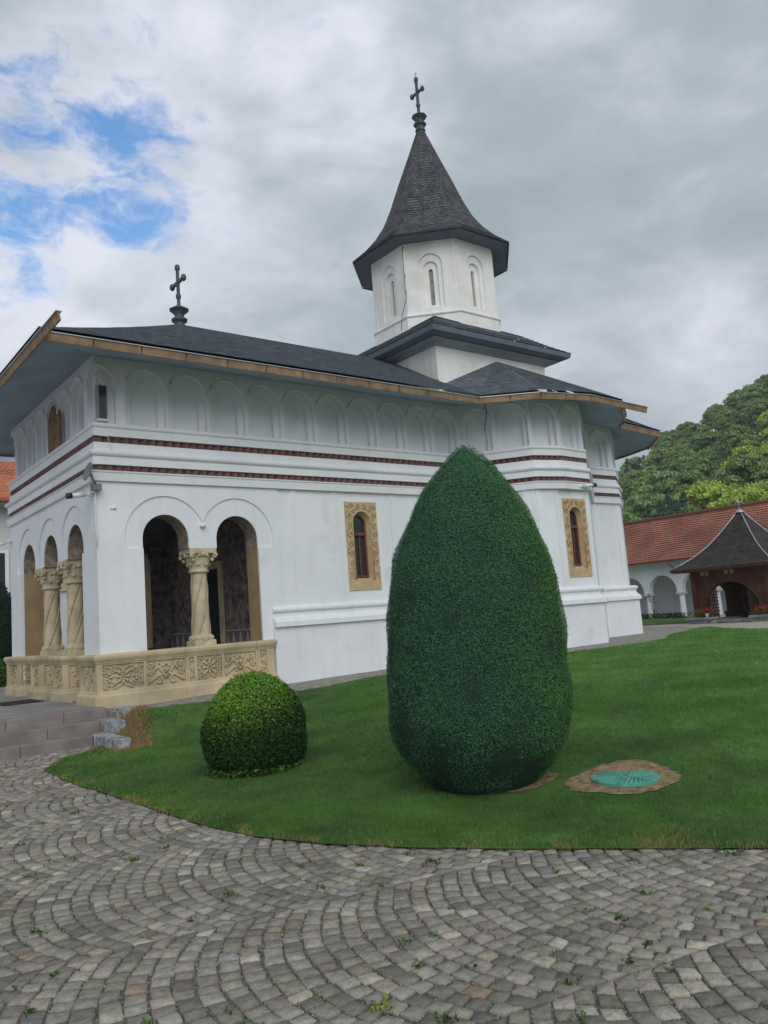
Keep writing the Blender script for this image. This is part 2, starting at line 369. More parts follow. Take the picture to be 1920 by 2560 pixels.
def inpoly(px, py, poly):
    px = np.asarray(px); py = np.asarray(py); ins = np.zeros(px.shape, bool); P = np.array(poly); j = len(P)-1
    for i in range(len(P)):
        c = ((P[i,1] > py) != (P[j,1] > py)); xi = (P[j,0]-P[i,0])*(py-P[i,1])/(P[j,1]-P[i,1]+1e-12)+P[i,0]
        ins ^= c & (px < xi); j = i
    return ins
def fz_base(X, Y):
    return TZ(X, Y)-.10*inpoly(X, Y, LAWN)-.03*(X < 10)
g = np.concatenate([np.linspace(-700, -40, 12), np.arange(-30, 60, .5), np.linspace(70, 700, 14)])
heightgrid('path', g, g, lambda X, Y: fz_base(X, Y)-.03*(np.hypot(X, Y) > 45), GRV)
# wide countryside floor sits under everything
def patch(name, poly, m, dz, step=.45, kind='structure', edgejit=0, skirt=0):
    P = []
    for i in range(len(poly)):
        a, b_ = poly[i], poly[(i+1) % len(poly)]; l = math.dist(a, b_); k = max(1, int(l/.25))
        for q in range(k):
            x, y = lerp(a, b_, q/k); P.append((x+random.uniform(-edgejit, edgejit), y+random.uniform(-edgejit, edgejit)))
    A = np.array(P); xs = np.arange(A[:,0].min()+step/2, A[:,0].max(), step); ys = np.arange(A[:,1].min()+step/2, A[:,1].max(), step)
    X, Y = np.meshgrid(xs, ys); X = X.ravel(); Y = Y.ravel(); k = inpoly(X, Y, P); pts = list(zip(X[k], Y[k]))
    nb = len(P)
    r = geometry.delaunay_2d_cdt([Vector(p) for p in P]+[Vector(p) for p in pts], [(i, (i+1) % nb) for i in range(nb)], [], 1, 1e-5)
    V = np.array([(v.x, v.y) for v in r[0]]); Z = TZ(V[:,0], V[:,1])+dz
    V3 = np.column_stack([V, Z]); Fc = [tuple(f) for f in r[2] if inpoly(np.array(V[list(f)].mean(0)[0]), np.array(V[list(f)].mean(0)[1]), P)]
    o = npmesh(name, V3, np.array(Fc), m, n=3); tag(o, kind=kind); return o
lawn = patch('lawn', LAWN, SOIL, .012, edgejit=.012)
LAWN2 = [(25.9,15.9),(32.9,19.2),(32.9,27),(29,26),(24.5,19.5)]
patch('lawn', LAWN2, SOIL, .012)
APR = [(4.75,13.2),(4.75,12.8),(6.2,12.70),(7.65,12.60),(9.05,12.70),(11.5,12.70),(12.9,12.53),(13.6,11.58),(14.8,11.23),(15.9,11.13),(17.4,11.33),(19.0,12.28),(20.5,12.73),(22.0,13.33),(24,15),(24,19),(19.5,14.6),(14,14.5),(8,14.5)]
patch('paved_apron', APR, PAV, .004)

# cobbles laid in segmental arcs
def cobbles():
    a = R_(-13); ux, uy = math.cos(a), math.sin(a); vx, vy = -uy, ux
    Wd, Rr, row, st = 1.70, 1.46, .110, .101
    V = []; Fc = []; T = []
    half = math.asin(Wd/2/Rr)
    for lane in range(-9, 14):
        vc = lane*Wd+.44; sh = random.uniform(0, row)
        for k in range(-150, 160):
            uc = k*row+sh
            m = int(2*half*Rr/st); jt = random.uniform(-.3, .3)
            cut = [-half]+[-half+2*half*(q+jt*.5+random.uniform(-.16, .16))/m for q in range(1, m)]+[half]
            for q in range(m):
                t0, t1 = cut[q], cut[q+1]; tm = (t0+t1)/2
                cu = uc-Rr*math.cos(tm); cv = vc+Rr*math.sin(tm)
                x = cu*ux+cv*vx; y = cu*uy+cv*vy
                if x < -5.2 or y < -3.5 or y > 12.75 or x > 9.2: continue
                if edist(np.array([x]), np.array([y]))[0] > .07: continue
                dd = math.hypot(x, y)
                gpx = .013 if dd < 8 else .011
                j = lambda: random.uniform(-.005, .005)
                P = []
                for (tt, ru) in ((t0, 0), (t1, 0), (t1, row), (t0, row)):
                    sh_t = -(ru-row/2)*math.sin(tt)/Rr if -half+.001 < tt < half-.001 else 0
                    g2 = gpx/Rr*.5*(1 if tt == t0 else -1); rr = gpx*.5*(1 if ru == 0 else -1)
                    u_ = uc-Rr*math.cos(tt+g2+sh_t)+ru+rr+j(); v_ = vc+Rr*math.sin(tt+g2+sh_t)+j()
                    P.append((u_*ux+v_*vx+random.uniform(-.004, .004), u_*uy+v_*vy+random.uniform(-.004, .004)))
                du = random.gauss(0, .0035); P = [(p[0]+du*ux, p[1]+du*uy) for p in P]; cx = sum(p[0] for p in P)/4; cyy = sum(p[1] for p in P)/4
                z = random.uniform(-.006, .004); tx = random.uniform(-.05, .05); ty = random.uniform(-.05, .05)
                i0 = len(V)
                C8 = []
                for q2 in range(4):     # cut corners
                    p, pn, pp = P[q2], P[(q2+1) % 4], P[(q2-1) % 4]; cc = random.uniform(.03, .10)
                    C8 += [lerp(p, pp, cc), lerp(p, pn, cc)]
                for sc_, dz in ((1.0, -.03), (.995, -.004), (.945, 0)):
                    for p in C8:
                        px, py = cx+(p[0]-cx)*sc_, cyy+(p[1]-cyy)*sc_
                        V.append((px, py, z+dz+(px-cx)*tx+(py-cyy)*ty))
                V.append((cx, cyy, z+.004))
                nf = []
                for q2 in range(8):
                    q3 = (q2+1) % 8
                    nf += [(i0+q2, i0+q3, i0+8+q3), (i0+q2, i0+8+q3, i0+8+q2), (i0+8+q2, i0+8+q3, i0+16+q3), (i0+8+q2, i0+16+q3, i0+16+q2), (i0+16+q2, i0+16+q3, i0+24)]
                Fc += nf
                h = random.random(); bse = random.choice((random.uniform(.16, .24), random.uniform(.22, .31), random.uniform(.24, .36)))
                if h < .60: c = (bse*1.06, bse*1.0, bse*.93)
                elif h < .70: c = (bse*1.08, bse*.97, bse*.94)
                elif h < .86: c = (bse*1.10, bse*1.06, bse*.92)
                elif h < .92: c = (bse*.98, bse*.99, bse*.97)
                elif h < .965: bse = random.uniform(.34, .50); c = (bse, bse*.95, bse*.82)
                elif h < .985: c = (bse*1.15, bse*1.04, bse*.86)
                elif h < .993: c = (.31, .24, .19)
                else: c = (.44, .44, .43)
                c = (c[0]*1.03, c[1]*1.01, c[2]*.955); T += [c]*40
    return npmesh('cobblestone_paving', np.array(V), np.array(Fc), COB, n=3, tint=np.array(T))
tag(cobbles(), kind='structure')
X0 = [(-6.5,-5),(-6.5,13.4),(4.6,13.4),(4.6,12.6)]+[(x-.1, y) for x, y in reversed(EDGE)]
mb = MB(); 
JP = [(-7,-5),(9.9,-5)]+[(x+.12, y) for x, y in EDGE]+[(4.2,13.4),(-7,13.4)]
tri = geometry.tessellate_polygon([[Vector((p[0], p[1], 0)) for p in JP]])
mb.mesh([(p[0], p[1], -.012) for p in JP], [tuple(t) for t in tri]); tag(mb.build('joint_bedding', JNT), kind='structure')

# ------------------------------------------------------------------ church
CH = thing('monastery_church', 'white Orthodox monastery church with dark shingle roofs, octagonal spire and carved arcaded porch', 'church', (12, YC, .4))
WS = [(4.63,14.03),(13.6,14.03),(14.65,12.60),(15.42,12.40),(16.47,12.47),(18.30,13.80),(18.62,14.03),(19.85,14.03),(20.75,14.58),(21.45,15.7),(21.6,17.08)]
WP = WS+mir(WS)[1:]                    # closed upper plan, counter-clockwise
ES = [(3.40,12.70),(13.1,12.70),(14.17,11.76),(15.55,11.42),(16.86,11.50),(18.40,12.45),(18.9,13.0),(21.3,13.30),(22.6,14.5),(23.1,15.8),(23.3,17.08)]
EP = ES+mir(ES)[1:]
LS = [(8.30,14.03),(13.6,14.03),(14.60,12.62),(15.12,12.48),(16.47,12.47),(18.30,13.80),(18.62,14.03),(19.95,14.03),(20.80,14.58),(21.45,15.7),(21.6,17.08)]
LP_ = LS+mir(LS)[1:]
# --- lower walls (naos)
mb = MB(); LW = offpoly(LP_, .0, False)
zb, zt = .15, 4.42
WIN = {0: (10.40-8.30, .225), 3: (.72, .225)}
def win_hole(s): return [(s-.25, 2.38), (s+.25, 2.38)]+[(s+.25*math.cos(PI*k/14), 3.73+.25*math.sin(PI*k/14)) for k in range(15)]
for i in range(len(LP_)-1):
    d, n, l = sdir(LW[i], LW[i+1])
    holes = [win_hole(WIN[i][0])] if i in WIN else []
    slab(mb, LW[i], LW[i+1], [(0, zb), (l, zb), (l, zt), (0, zt)], holes, 0, .42)
mb.build('wall', PL, CH)
# low relief pilaster strips
mb = MB()
for x0 in (8.62, 9.64, 11.24, 12.25): mb = MB(); mb.box((x0, 14.012, 1.93), (x0+.115, 14.032, 4.40)); mb.build('pilaster_strip', PL, CH)
d, n, l = sdir(LS[2], LS[3])
for A, B_, s0 in ((LS[1], LS[2], 1.45), (LS[2], LS[3], .03), (LS[3], LS[4], .03), (LS[3], LS[4], 1.2), (LS[6], LS[7], .05), (LS[6], LS[7], 1.08)):
    d, n, l = sdir(A, B_); P = lambda s, o: (A[0]+d.x*s+n.x*o, A[1]+d.y*s+n.y*o)
    q = [P(s0, -.01), P(s0+.12, -.01), P(s0+.12, .018), P(s0, .018)]
    mb = MB(); mb.mesh([(a, b_, 1.93) for a, b_ in q]+[(a, b_, 4.4) for a, b_ in q], [(0,1,5,4),(1,2,6,5),(2,3,7,6),(3,0,4,7)])
    mb.build('pilaster_strip', PL, CH)
# --- plinth moulding
mb = MB()
PS = [(8.02, 14.03)]+LS[1:7]+[(20.22, 14.03), (21.0, 14.6)]+LS[9:]; PP = PS+mir(PS)[1:]
tor = [(1.96-.0 - .055+.055*math.sin(a), .045+.05*math.cos(a)) for a in np.linspace(PI/2, -PI/2, 9)]
sweep(mb, PP, [(1.97, -.05), (1.97, .02)]+tor+[(1.83, .04), (1.77, .045), (1.74, .07), (1.66, .165), (1.565, .17), (1.56, .10), (.1, .10), (.1, -.05)], False)
mb.build('plinth', PL, CH)
# --- porch walls
def pair(openings, zc, r, ro, z0, zcap=3.17):
    """one hole polygon for a row of arches sharing columns; openings = centres (ascending s)"""
    n = 14; st = [(openings[0]-r, z0), (openings[-1]+r, z0)]
    inn = list(st)
    for c in reversed(openings):
        inn += [(c+r, zcap)]+[(c+r*math.cos(PI*k/n), zc+r*math.sin(PI*k/n)) for k in range(n+1)]+[(c-r, zcap)]
    out_ = [st[0], st[1], (openings[-1]+r, zcap)]
    cs = list(reversed(openings))
    a_lo = math.asin((zcap-zc)/ro)
    out_.append((cs[0]+ro*math.cos(a_lo), zcap))
    for i, c in enumerate(cs):
        hR = PI*0 if i == 0 else math.acos(((cs[i-1]-c)/2)/ro); hL = PI if i == len(cs)-1 else PI-math.acos(((c-cs[i+1])/2)/ro)
        if i == 0: hR = a_lo
        if i == len(cs)-1: hL = PI-a_lo
        out_ += [(c+ro*math.cos(t), zc+ro*math.sin(t)) for t in np.linspace(hR, hL, 22)][(1 if i == 0 else 0):]
    out_.append((openings[0]-r, zcap))
    return inn, out_
mb = MB()
XF, YW = 4.60, 14.0
inS, ouS = pair([5.88-XF, 7.345-XF], 3.36, .445, .79, 1.28)
Lp = 8.30-XF
slab(mb, (XF, YW), (8.30, YW), [(0, .2), (Lp, .2), (Lp, 4.42), (0, 4.42)], [ouS], 0, .03)
slab(mb, (XF, YW), (8.30, YW), [(.03, .2), (Lp, .2), (Lp, 4.42), (.03, 4.42)], [inS], -.03, .47)
NWL = 2*YC-YW
slab(mb, (8.30, NWL), (XF, NWL), [(0, .2), (Lp, .2), (Lp, 4.42), (0, 4.42)], [[(Lp-s, z) for s, z in reversed(ouS)]], 0, .03)
slab(mb, (8.30, NWL), (XF, NWL), [(0, .2), (Lp, .2), (Lp, 4.42), (0, 4.42)], [[(Lp-s, z) for s, z in reversed(inS)]], -.03, .47)
inW, ouW = pair([NWL-18.66, NWL-16.985, NWL-15.35], 3.27, .51, .86, .45)
Wl = NWL-YW
slab(mb, (XF, NWL), (XF, YW), [(.001, .2), (Wl-.001, .2), (Wl-.001, 4.42), (.001, 4.42)], [ouW], 0.001, .03)
slab(mb, (XF, NWL), (XF, YW), [(.5, .2), (Wl-.5, .2), (Wl-.5, 4.42), (.5, 4.42)], [inW], -.03, .47)
mb.build('porch_wall', PL, CH)
# ochre jamb facings + painted arch bands (thin skins on the reveals)
def reveal(P0, P1, hole_pts, ochz=3.15):
    cur = [None, None]
    def flush():
        if cur[0] is not None: cur[0].build(*((('jamb_facing', OCH) if cur[1] == 'o' else ('arch_soffit', PNT))), CH)
        cur[0] = None; cur[1] = None
    d, n, l = sdir(P0, P1)
    T = lambda s, z, o: (P0[0]+d.x*s+n.x*o, P0[1]+d.y*s+n.y*o, z)
    for i in range(len(hole_pts)):
        a, b_ = hole_pts[i], hole_pts[(i+1) % len(hole_pts)]
        if abs(a[1]-b_[1]) < 1e-4 and (a[1] < 2 or abs(a[1]-3.17) < .01): flush(); continue
        # pull inside the opening by 6 mm
        dx, dz = b_[0]-a[0], b_[1]-a[1]; ll = math.hypot(dx, dz); nx, nz = -dz/ll, dx/ll
        a2 = (a[0]+nx*.006, a[1]+nz*.006); b2 = (b_[0]+nx*.006, b_[1]+nz*.006)
        ty = 'o' if max(a[1], b_[1]) <= 3.18 else 'p'
        if ty != cur[1]: flush(); cur[0] = MB(); cur[1] = ty
        m_ = cur[0]
        m_.mesh([T(*a2, -.045), T(*b2, -.045), T(*b2, -.505), T(*a2, -.505), T(*a, -.045), T(*b_, -.045)], [(0, 1, 2, 3), (0, 1, 5, 4)])
    flush()
reveal((XF, YW), (8.30, YW), inS); reveal((XF, NWL), (XF, YW), inW); reveal((8.30, NWL), (XF, NWL), [(Lp-s, z) for s, z in reversed(inS)])
# painted porch interior
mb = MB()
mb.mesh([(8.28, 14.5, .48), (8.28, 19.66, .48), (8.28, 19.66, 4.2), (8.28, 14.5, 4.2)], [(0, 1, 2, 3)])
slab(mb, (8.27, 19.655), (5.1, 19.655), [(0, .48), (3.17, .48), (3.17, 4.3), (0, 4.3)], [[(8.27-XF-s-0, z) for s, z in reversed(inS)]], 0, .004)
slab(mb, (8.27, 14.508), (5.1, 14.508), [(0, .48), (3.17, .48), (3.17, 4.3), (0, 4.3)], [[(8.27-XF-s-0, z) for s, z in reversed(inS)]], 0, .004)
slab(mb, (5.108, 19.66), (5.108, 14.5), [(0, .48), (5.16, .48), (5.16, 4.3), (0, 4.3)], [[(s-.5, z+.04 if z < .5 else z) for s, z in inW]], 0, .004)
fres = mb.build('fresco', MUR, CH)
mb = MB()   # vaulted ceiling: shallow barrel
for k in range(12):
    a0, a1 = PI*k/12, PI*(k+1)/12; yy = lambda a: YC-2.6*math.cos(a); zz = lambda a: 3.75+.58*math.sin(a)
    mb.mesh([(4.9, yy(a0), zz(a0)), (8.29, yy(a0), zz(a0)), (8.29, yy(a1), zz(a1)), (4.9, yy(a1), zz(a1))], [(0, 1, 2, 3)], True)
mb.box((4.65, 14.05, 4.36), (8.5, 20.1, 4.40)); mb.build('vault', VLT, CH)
mb = MB()   # dado drapery painted on fresco wall: dark ground with scalloped lines
mb.box((8.262, 14.5, .48), (8.276, 16.55, 1.55)); mb.box((8.262, 17.75, .48), (8.276, 19.66, 1.55)); dr = mb.build('painted_dado', DRP, CH)
mb = MB()
for y0, y1 in ((14.52, 16.5), (17.8, 19.6)):
    k = int((y1-y0)/.33)
    for i in range(k):
        a = y0+(y1-y0)*i/k; b_ = y0+(y1-y0)*(i+1)/k
        for q in range(4):
            zt_ = 1.50-.06*q; dp = .20+.035*q
            mb.tube([(8.258, lerp((a,), (b_,), t)[0], zt_-dp*math.sin(PI*t)**.8) for t in np.linspace(.03, .97, 10)], .008, 4)
        mb.tube([(8.258, a, 1.52), (8.258, a, 1.2)], .012, 4)
    mb.box((8.252, y0, 1.55), (8.274, y1, 1.575))
mb.build('drapery_line', DRL, dr)
# naos doorway
mb = MB()
for y in (16.60, 17.52): mb.box((8.20, y, .48), (8.279, y+.11, 3.0))
mb.box((8.20, 16.60, 3.0), (8.279, 17.63, 3.16)); dfr = mb.build('door', STC, CH)
mb = MB(); mb.box((8.265, 16.71, .48), (8.272, 17.52, 3.0)); mb.build('dark_doorway_sheet', BLK, dfr)  # near-black sheet: darkness of the unlit doorway put into the colour
mb = MB()
for y in (16.655, 17.575):
    for k in range(26): mb.ball((8.198, y+.022*math.sin(k*1.3), .58+k*.095), .026, 6, (.4, 1, 1))
mb.build('carving', STC, dfr)
mb = MB(); mb.box((4.63, 14.03, .40), (8.29, 20.13, .482)); mb.build('porch_floor', TER, CH)

# --- mouldings and brick bands
cl = WP
def band(name, m, prof, smooth=False):
    mb = MB(); sweep(mb, cl, prof, True, smooth); return mb.build(name, m, CH)
band('cornice', PL, [(4.38, -.1), (4.38, .085), (4.53, .10), (4.535, .115), (4.555, .12), (4.565, .10), (4.57, -.1)])
mb = MB(); torp = [(4.89+.058*math.sin(a), .075+.055*math.cos(a)) for a in np.linspace(-PI/2, PI/2, 10)]
sweep(mb, cl, [(4.68, -.1), (4.68, .075), (4.83, .075)]+torp+[(4.95, .045), (5.09, .04), (5.09, -.1)], True); mb.build('torus_moulding', PL, CH)
tor2 = [(5.405+.045*math.sin(a), .03+.04*math.cos(a)) for a in np.linspace(-PI/2, PI/2, 8)]
mb = MB(); sweep(mb, cl, [(5.21, -.1), (5.21, .045), (5.355, .045)]+tor2+[(5.465, 0), (5.465, -.1)], True); mb.build('upper_ledge', PL, CH)
for z0, z1, p0 in ((4.57, 4.68, .055), (5.09, 5.21, .025)):
    mb = MB(); sweep(mb, cl, [(z0-.002, p0-.055), (z1+.002, p0-.055)], True)
    for i in range(len(cl)):
        A, B_ = cl[i], cl[(i+1) % len(cl)]; d, n, l = sdir(A, B_); k = max(1, round(l/.165)); s = l/k
        for q in range(k):
            P = lambda t, o: (A[0]+d.x*t+n.x*o, A[1]+d.y*t+n.y*o)
            a, b_, c = P(q*s+.012, p0-.05), P((q+.55)*s, p0+.012), P((q+.98)*s, p0-.05)
            mb.mesh([(*a, z0), (*b_, z0), (*c, z0), (*a, z1), (*b_, z1), (*c, z1)], [(0,1,4,3),(1,2,5,4),(0,2,1),(3,4,5)])
    mb.build('brick_band', TIL, CH)
# --- upper wall with two-step blind niches
mb = MB(); ZA, ZB = 5.40, 6.78; NDP = .10
sw = offpoly(WP, -NDP*2, True)
for i in range(len(sw)): 
    A, B_ = sw[i], sw[(i+1) % len(sw)]; mb.mesh([(*A, ZA), (*B_, ZA), (*B_, ZB), (*A, ZB)], [(0,1,2,3)])
def niches(l, first=None):
    k = max(1, round(l/.84)); p = l/k; return [(p*(i+.5), p/.84) for i in range(k)]
def nich_row(A, B_, cs, corner0=False, corner1=False):
    d, n, l = sdir(A, B_)
    for lay, (rr, zs_, z0_) in enumerate(((.39, 6.16, 5.45), (.265, 6.10, 5.49))):
        A2 = (A[0]-n.x*NDP*lay, A[1]-n.y*NDP*lay)
        e0 = NDP*lay if corner0 else 0; e1 = l-(NDP*lay if corner1 else 0)
        out_ = []; holes = []
        ol = [(e0, ZA), (e1, ZA)]
        if corner1: ol += [(e1, z0_)]; ol += [(l-rr*c_*1.0, z_) for c_, z_ in [(1.0, z0_)]+[(math.cos(t), zs_+rr*math.sin(t)) for t in np.linspace(0, PI/2*.98, 9)]]; ol += [(e1, zs_+rr)]
        ol += [(e1, ZB), (e0, ZB)]
        if corner0: ol += [(e0, zs_+rr)]; ol += [(rr*c_, z_) for c_, z_ in [(math.cos(t), zs_+rr*math.sin(t)) for t in np.linspace(PI/2*.98, 0, 9)]+[(1.0, z0_)]]; ol += [(e0, z0_)]
        for s, f in cs:
            r_ = rr*f; holes.append(arch(s, r_, z0_, zs_+rr-r_ if f > 1.05 else zs_, 12))
        slab(mb, A2, (A2[0]+d.x, A2[1]+d.y), ol, holes, 0, NDP, rim=lambda a, b_: not ((abs(a[0]-e0) < 1e-6 and abs(b_[0]-e0) < 1e-6) or (abs(a[0]-e1) < 1e-6 and abs(b_[0]-e1) < 1e-6) or (a[1] == b_[1] and a[1] in (ZA, ZB))))
for i in range(len(WP)):
    A, B_ = WP[i], WP[(i+1) % len(WP)]; d, n, l = sdir(A, B_)
    if i == 0 or i == len(WP)-2: 
        cs = [(.96+.84*k, 1.0) for k in range(10)]
        if i: cs = [(l-s, f) for s, f in cs]
        nich_row(A, B_, cs, i == 0, i != 0)
    elif i == len(WP)-1:
        k = 6; p = (l-.96*2)/(k-1); nich_row(A, B_, [(.96+p*q, .98) for q in range(k)], True, True)
    else: nich_row(A, B_, [(s, min(f, 1.0)) for s, f in niches(l)])
mb.build('upper_wall', PL, CH)
mb = MB()
def rim(A, B_, s, f, a0=0, a1=PI):
    d, n, l = sdir(A, B_); r_ = .39*f; zc_ = 6.16+(.39-r_ if f > 1.05 else 0)
    mb.tube([(A[0]+d.x*(s+(r_+.012)*math.cos(t))+n.x*.004, A[1]+d.y*(s+(r_+.012)*math.cos(t))+n.y*.004, zc_+(r_+.012)*math.sin(t)) for t in np.linspace(a0, a1, 16)], .022, 6)
for i in range(len(WP)):
    A, B_ = WP[i], WP[(i+1) % len(WP)]; l = math.dist(A, B_)
    if i == 0:
        for k in range(10): rim(A, B_, .96+.84*k, 1.0)
        rim(A, B_, 0, 1.0, 0, PI/2)
    elif i == len(WP)-1:
        for q in range(6): rim(A, B_, .96+(l-1.92)/5*q, .98)
        rim(A, B_, l, 1.0, PI/2, PI)
    elif i < 10:
        for s_, f in niches(l): rim(A, B_, s_, min(f, 1.0))
mb.build('niche_rim', PL, CH)
# corner slot window and facade icon
mb = MB(); mb.box((4.71, 14.05, 5.53), (4.87, 14.16, 6.17)); wn = mb.build('window', GWD, CH)
mb = MB(); mb.box((4.725, 14.043, 5.55), (4.855, 14.049, 6.15)); mb.build('pane', GLS, wn)
mb = MB(); mb.box((4.69, 14.02, 5.495), (4.88, 14.15, 5.53)); mb.build('sill', PL, wn)
mb = MB(); slab(mb, (4.625, 16.98), (4.625, 16.06), arch(.46, .40, 5.47, 6.0), [], .012, .05); mb.build('painted_icon', mat('painted_icon', (.16, .095, .06), .9, .5, 5, .1, 20, col2=(.34, .22, .14), det=7), CH)

# --- eaves: soffit, fascia, roof
ZF = 6.36                                   # underside of the eaves boards
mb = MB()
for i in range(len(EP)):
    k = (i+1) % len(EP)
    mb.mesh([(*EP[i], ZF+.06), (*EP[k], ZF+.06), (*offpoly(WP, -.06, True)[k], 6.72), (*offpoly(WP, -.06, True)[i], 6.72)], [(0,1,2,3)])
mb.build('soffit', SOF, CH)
fas, strip = MB(), MB()
def board(A, B_, z0=ZF, ext0=0, ext1=0, tilt=.03, h=.130):
    d, n, l = sdir(A, B_); s = -ext0; e = l+ext1; k = max(1, round((e-s)/.82)); st_ = (e-s)/k
    for q in range(k):
        a, b_ = s+q*st_+.011, s+(q+1)*st_-.011; dz = random.uniform(-.003, .003)
        P = lambda t, o, z: (A[0]+d.x*t+n.x*o, A[1]+d.y*t+n.y*o, z)
        V = [P(a, 0, z0+dz), P(b_, 0, z0+dz), P(b_, tilt, z0+h+dz), P(a, tilt, z0+h+dz), P(a, -.03, z0+dz), P(b_, -.03, z0+dz), P(b_, tilt-.03, z0+h+dz), P(a, tilt-.03, z0+h+dz)]
        fas.mesh(V, [(0,1,2,3),(4,7,6,5),(0,4,5,1),(3,2,6,7),(0,3,7,4),(1,5,6,2)])
    P = lambda t, o, z: (A[0]+d.x*t+n.x*o, A[1]+d.y*t+n.y*o, z)
    V = [P(s, -.04, z0+h+.004), P(e, -.04, z0+h+.004), P(e, tilt+.02, z0+h+.004), P(s, tilt+.02, z0+h+.004), P(s, -.04, z0+h+.018), P(e, -.04, z0+h+.018), P(e, tilt+.02, z0+h+.018), P(s, tilt+.02, z0+h+.018)]
    strip.mesh(V, [(0,1,2,3),(4,7,6,5),(0,1,5,4),(1,2,6,5),(2,3,7,6),(3,0,4,7)])
for i in range(len(EP)):
    A, B_ = EP[i], EP[(i+1) % len(EP)]
    ext1 = 1.25 if i == 3 else (.95 if i == len(EP)-1 else (.35 if i == 7 else 0))
    board(A, B_, ext1=ext1)
fas.build('eaves_board', FAS, CH); strip.build('gutter_strip', MTL, CH)

def roofstrip(mb, A0, A1, B0, B1, za, zb_, lin=.92, row=.11, lift=.020, u0=0):
    L0 = math.dist(lerp(A0, A1, .5), lerp(B0, B1, .5)); n = max(3, int(math.hypot(L0, zb_-za)/row)); W_ = math.dist(A0, A1)
    d, nn, l = sdir(A0, A1) if W_ > 1e-6 else sdir(B0, B1)
    def P(s, t, up_):
        a = lerp(A0, B0, t); b_ = lerp(A1, B1, t); x, y = lerp(a, b_, s); return (x, y, za+(zb_-za)*(lin*t+(1-lin)*t*t)+up_)
    for k in range(n):
        t0, t1 = k/n, (k+1)/n; q = [P(0, t0, lift), P(1, t0, lift), P(1, t1, .0), P(0, t1, .0)]
        uv = [((p[0]*d.x+p[1]*d.y)+u0, (t0 if i < 2 else t1)*n*row) for i, p in enumerate(q)]
        if math.dist(q[2], q[3]) < 1e-4: q = q[:3]; uv = uv[:3]
        mb.face(q, uv)
        if k: 
            e = [P(0, t0, 0), P(1, t0, 0), P(1, t0, lift), P(0, t0, lift)]; mb.face(e, [uv[0], uv[1], uv[1], uv[0]])
ZE, ZR = 6.535, 8.87
o_ = offpoly(EP, .06, True); NE = len(EP)
mb = MB(); PK = (7.71, YC); PE = (17.6, YC); AX = (16.18, 14.91); ZAX = 8.48
roofstrip(mb, o_[0], o_[1], PK, (14.2, YC), ZE, ZR)                       # south slope
roofstrip(mb, o_[NE-1], o_[0], PK, PK, ZE, ZR)                            # west hip
roofstrip(mb, o_[NE-2], o_[NE-1], (14.2, YC), PK, ZE, ZR)                 # north slope
def transept(mirror):
    f = (lambda p: (p[0], 2*YC-p[1])) if mirror else (lambda p: p)
    def strip_(a, b_, c, d, z0=ZE, z1=ZAX, **k):
        if mirror: roofstrip(mb, f(b_), f(a), f(d), f(c), z0, z1, **k)
        else: roofstrip(mb, a, b_, c, d, z0, z1, **k)
    # west cheek down to the valley
    Q = (14.10, 14.98, 7.60); O1 = (*o_[1], ZE); n = 26
    def Lf(z):   # valley edge then box edge
        if z <= Q[2]: return lerp(O1, Q, (z-ZE)/(Q[2]-ZE))
        return lerp(Q, (*AX, ZAX), (z-Q[2])/(ZAX-Q[2]))
    for k in range(n):
        z0_, z1_ = ZE+(ZAX-ZE)*k/n, ZE+(ZAX-ZE)*(k+1)/n; rr = lambda z: lerp(O1, (*AX, ZAX), (z-ZE)/(ZAX-ZE))
        q = [Lf(z0_), rr(z0_), rr(z1_), Lf(z1_)]; q = [(p[0], p[1], p[2]+(.014 if i < 2 else 0)) for i, p in enumerate(q)]
        if mirror: q = [(p[0], 2*YC-p[1], p[2]) for p in q]
        if k == 0: q = q[1:]
        if k == n-1: q = q[:3]
        mb.face(q, [(p[1]*.8+p[0]*.6, p[2]*1.9) for p in q])
    mb.face([(p[0], 2*YC-p[1] if mirror else p[1], p[2]) for p in (Q, (*AX, ZAX), (16.18, YC, ZAX), (14.9, 16.6, 7.9))], [(0, 0), (1, 0), (1, 1), (0, 1)])
    for i in range(1, 5): strip_(o_[i], o_[i+1], AX, AX, lin=1.03)
    strip_(o_[5], o_[6], AX, AX)
    strip_(o_[6], o_[7], AX, (18.8, 15.6), ZE, 8.1)
    strip_(o_[7], o_[8], (18.8, 15.6), (19.2, YC), ZE, 8.3); strip_(o_[8], o_[9], (19.2, YC), (19.2, YC), ZE, 8.3); strip_(o_[9], o_[10], (19.2, YC), (19.2, YC), ZE, 8.3)
    strip_((18.8, 15.6), (18.8, 15.6), AX, (19.2, YC), 8.1, 8.4)
transept(False); transept(True)
mb.build('main_roof', SHI, CH)

# --- square tower base, its roof, drum and spire
TX, TY = 16.09, YC
sq = lambda h: [(TX-h, TY-h), (TX+h, TY-h), (TX+h, TY+h), (TX-h, TY+h)]
mb = MB(); sweep(mb, sq(2.17), [(6.6, 0), (8.70, 0)], True); mb.build('tower_base', PLT, CH)
mb = MB(); sweep(mb, sq(2.17), [(8.62, -.02), (8.62, .05), (8.66, .10), (8.70, .30), (8.72, .34)], True); mb.build('tower_cornice', GWD, CH)
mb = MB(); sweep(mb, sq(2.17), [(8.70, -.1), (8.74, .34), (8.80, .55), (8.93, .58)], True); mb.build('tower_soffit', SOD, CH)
mb = MB(); q = sq(2.76)
prof = [(2.76, 8.93), (2.3, 9.23), (1.81, 9.60), (1.28, 9.90), (.9, 10.02)]
for (h0, z0), (h1, z1) in zip(prof[:-1], prof[1:]):
    for k in range(4): roofstrip(mb, sq(h0)[k], sq(h0)[(k+1) % 4], sq(h1)[k], sq(h1)[(k+1) % 4], z0, z1, lin=1, u0=k*.3)
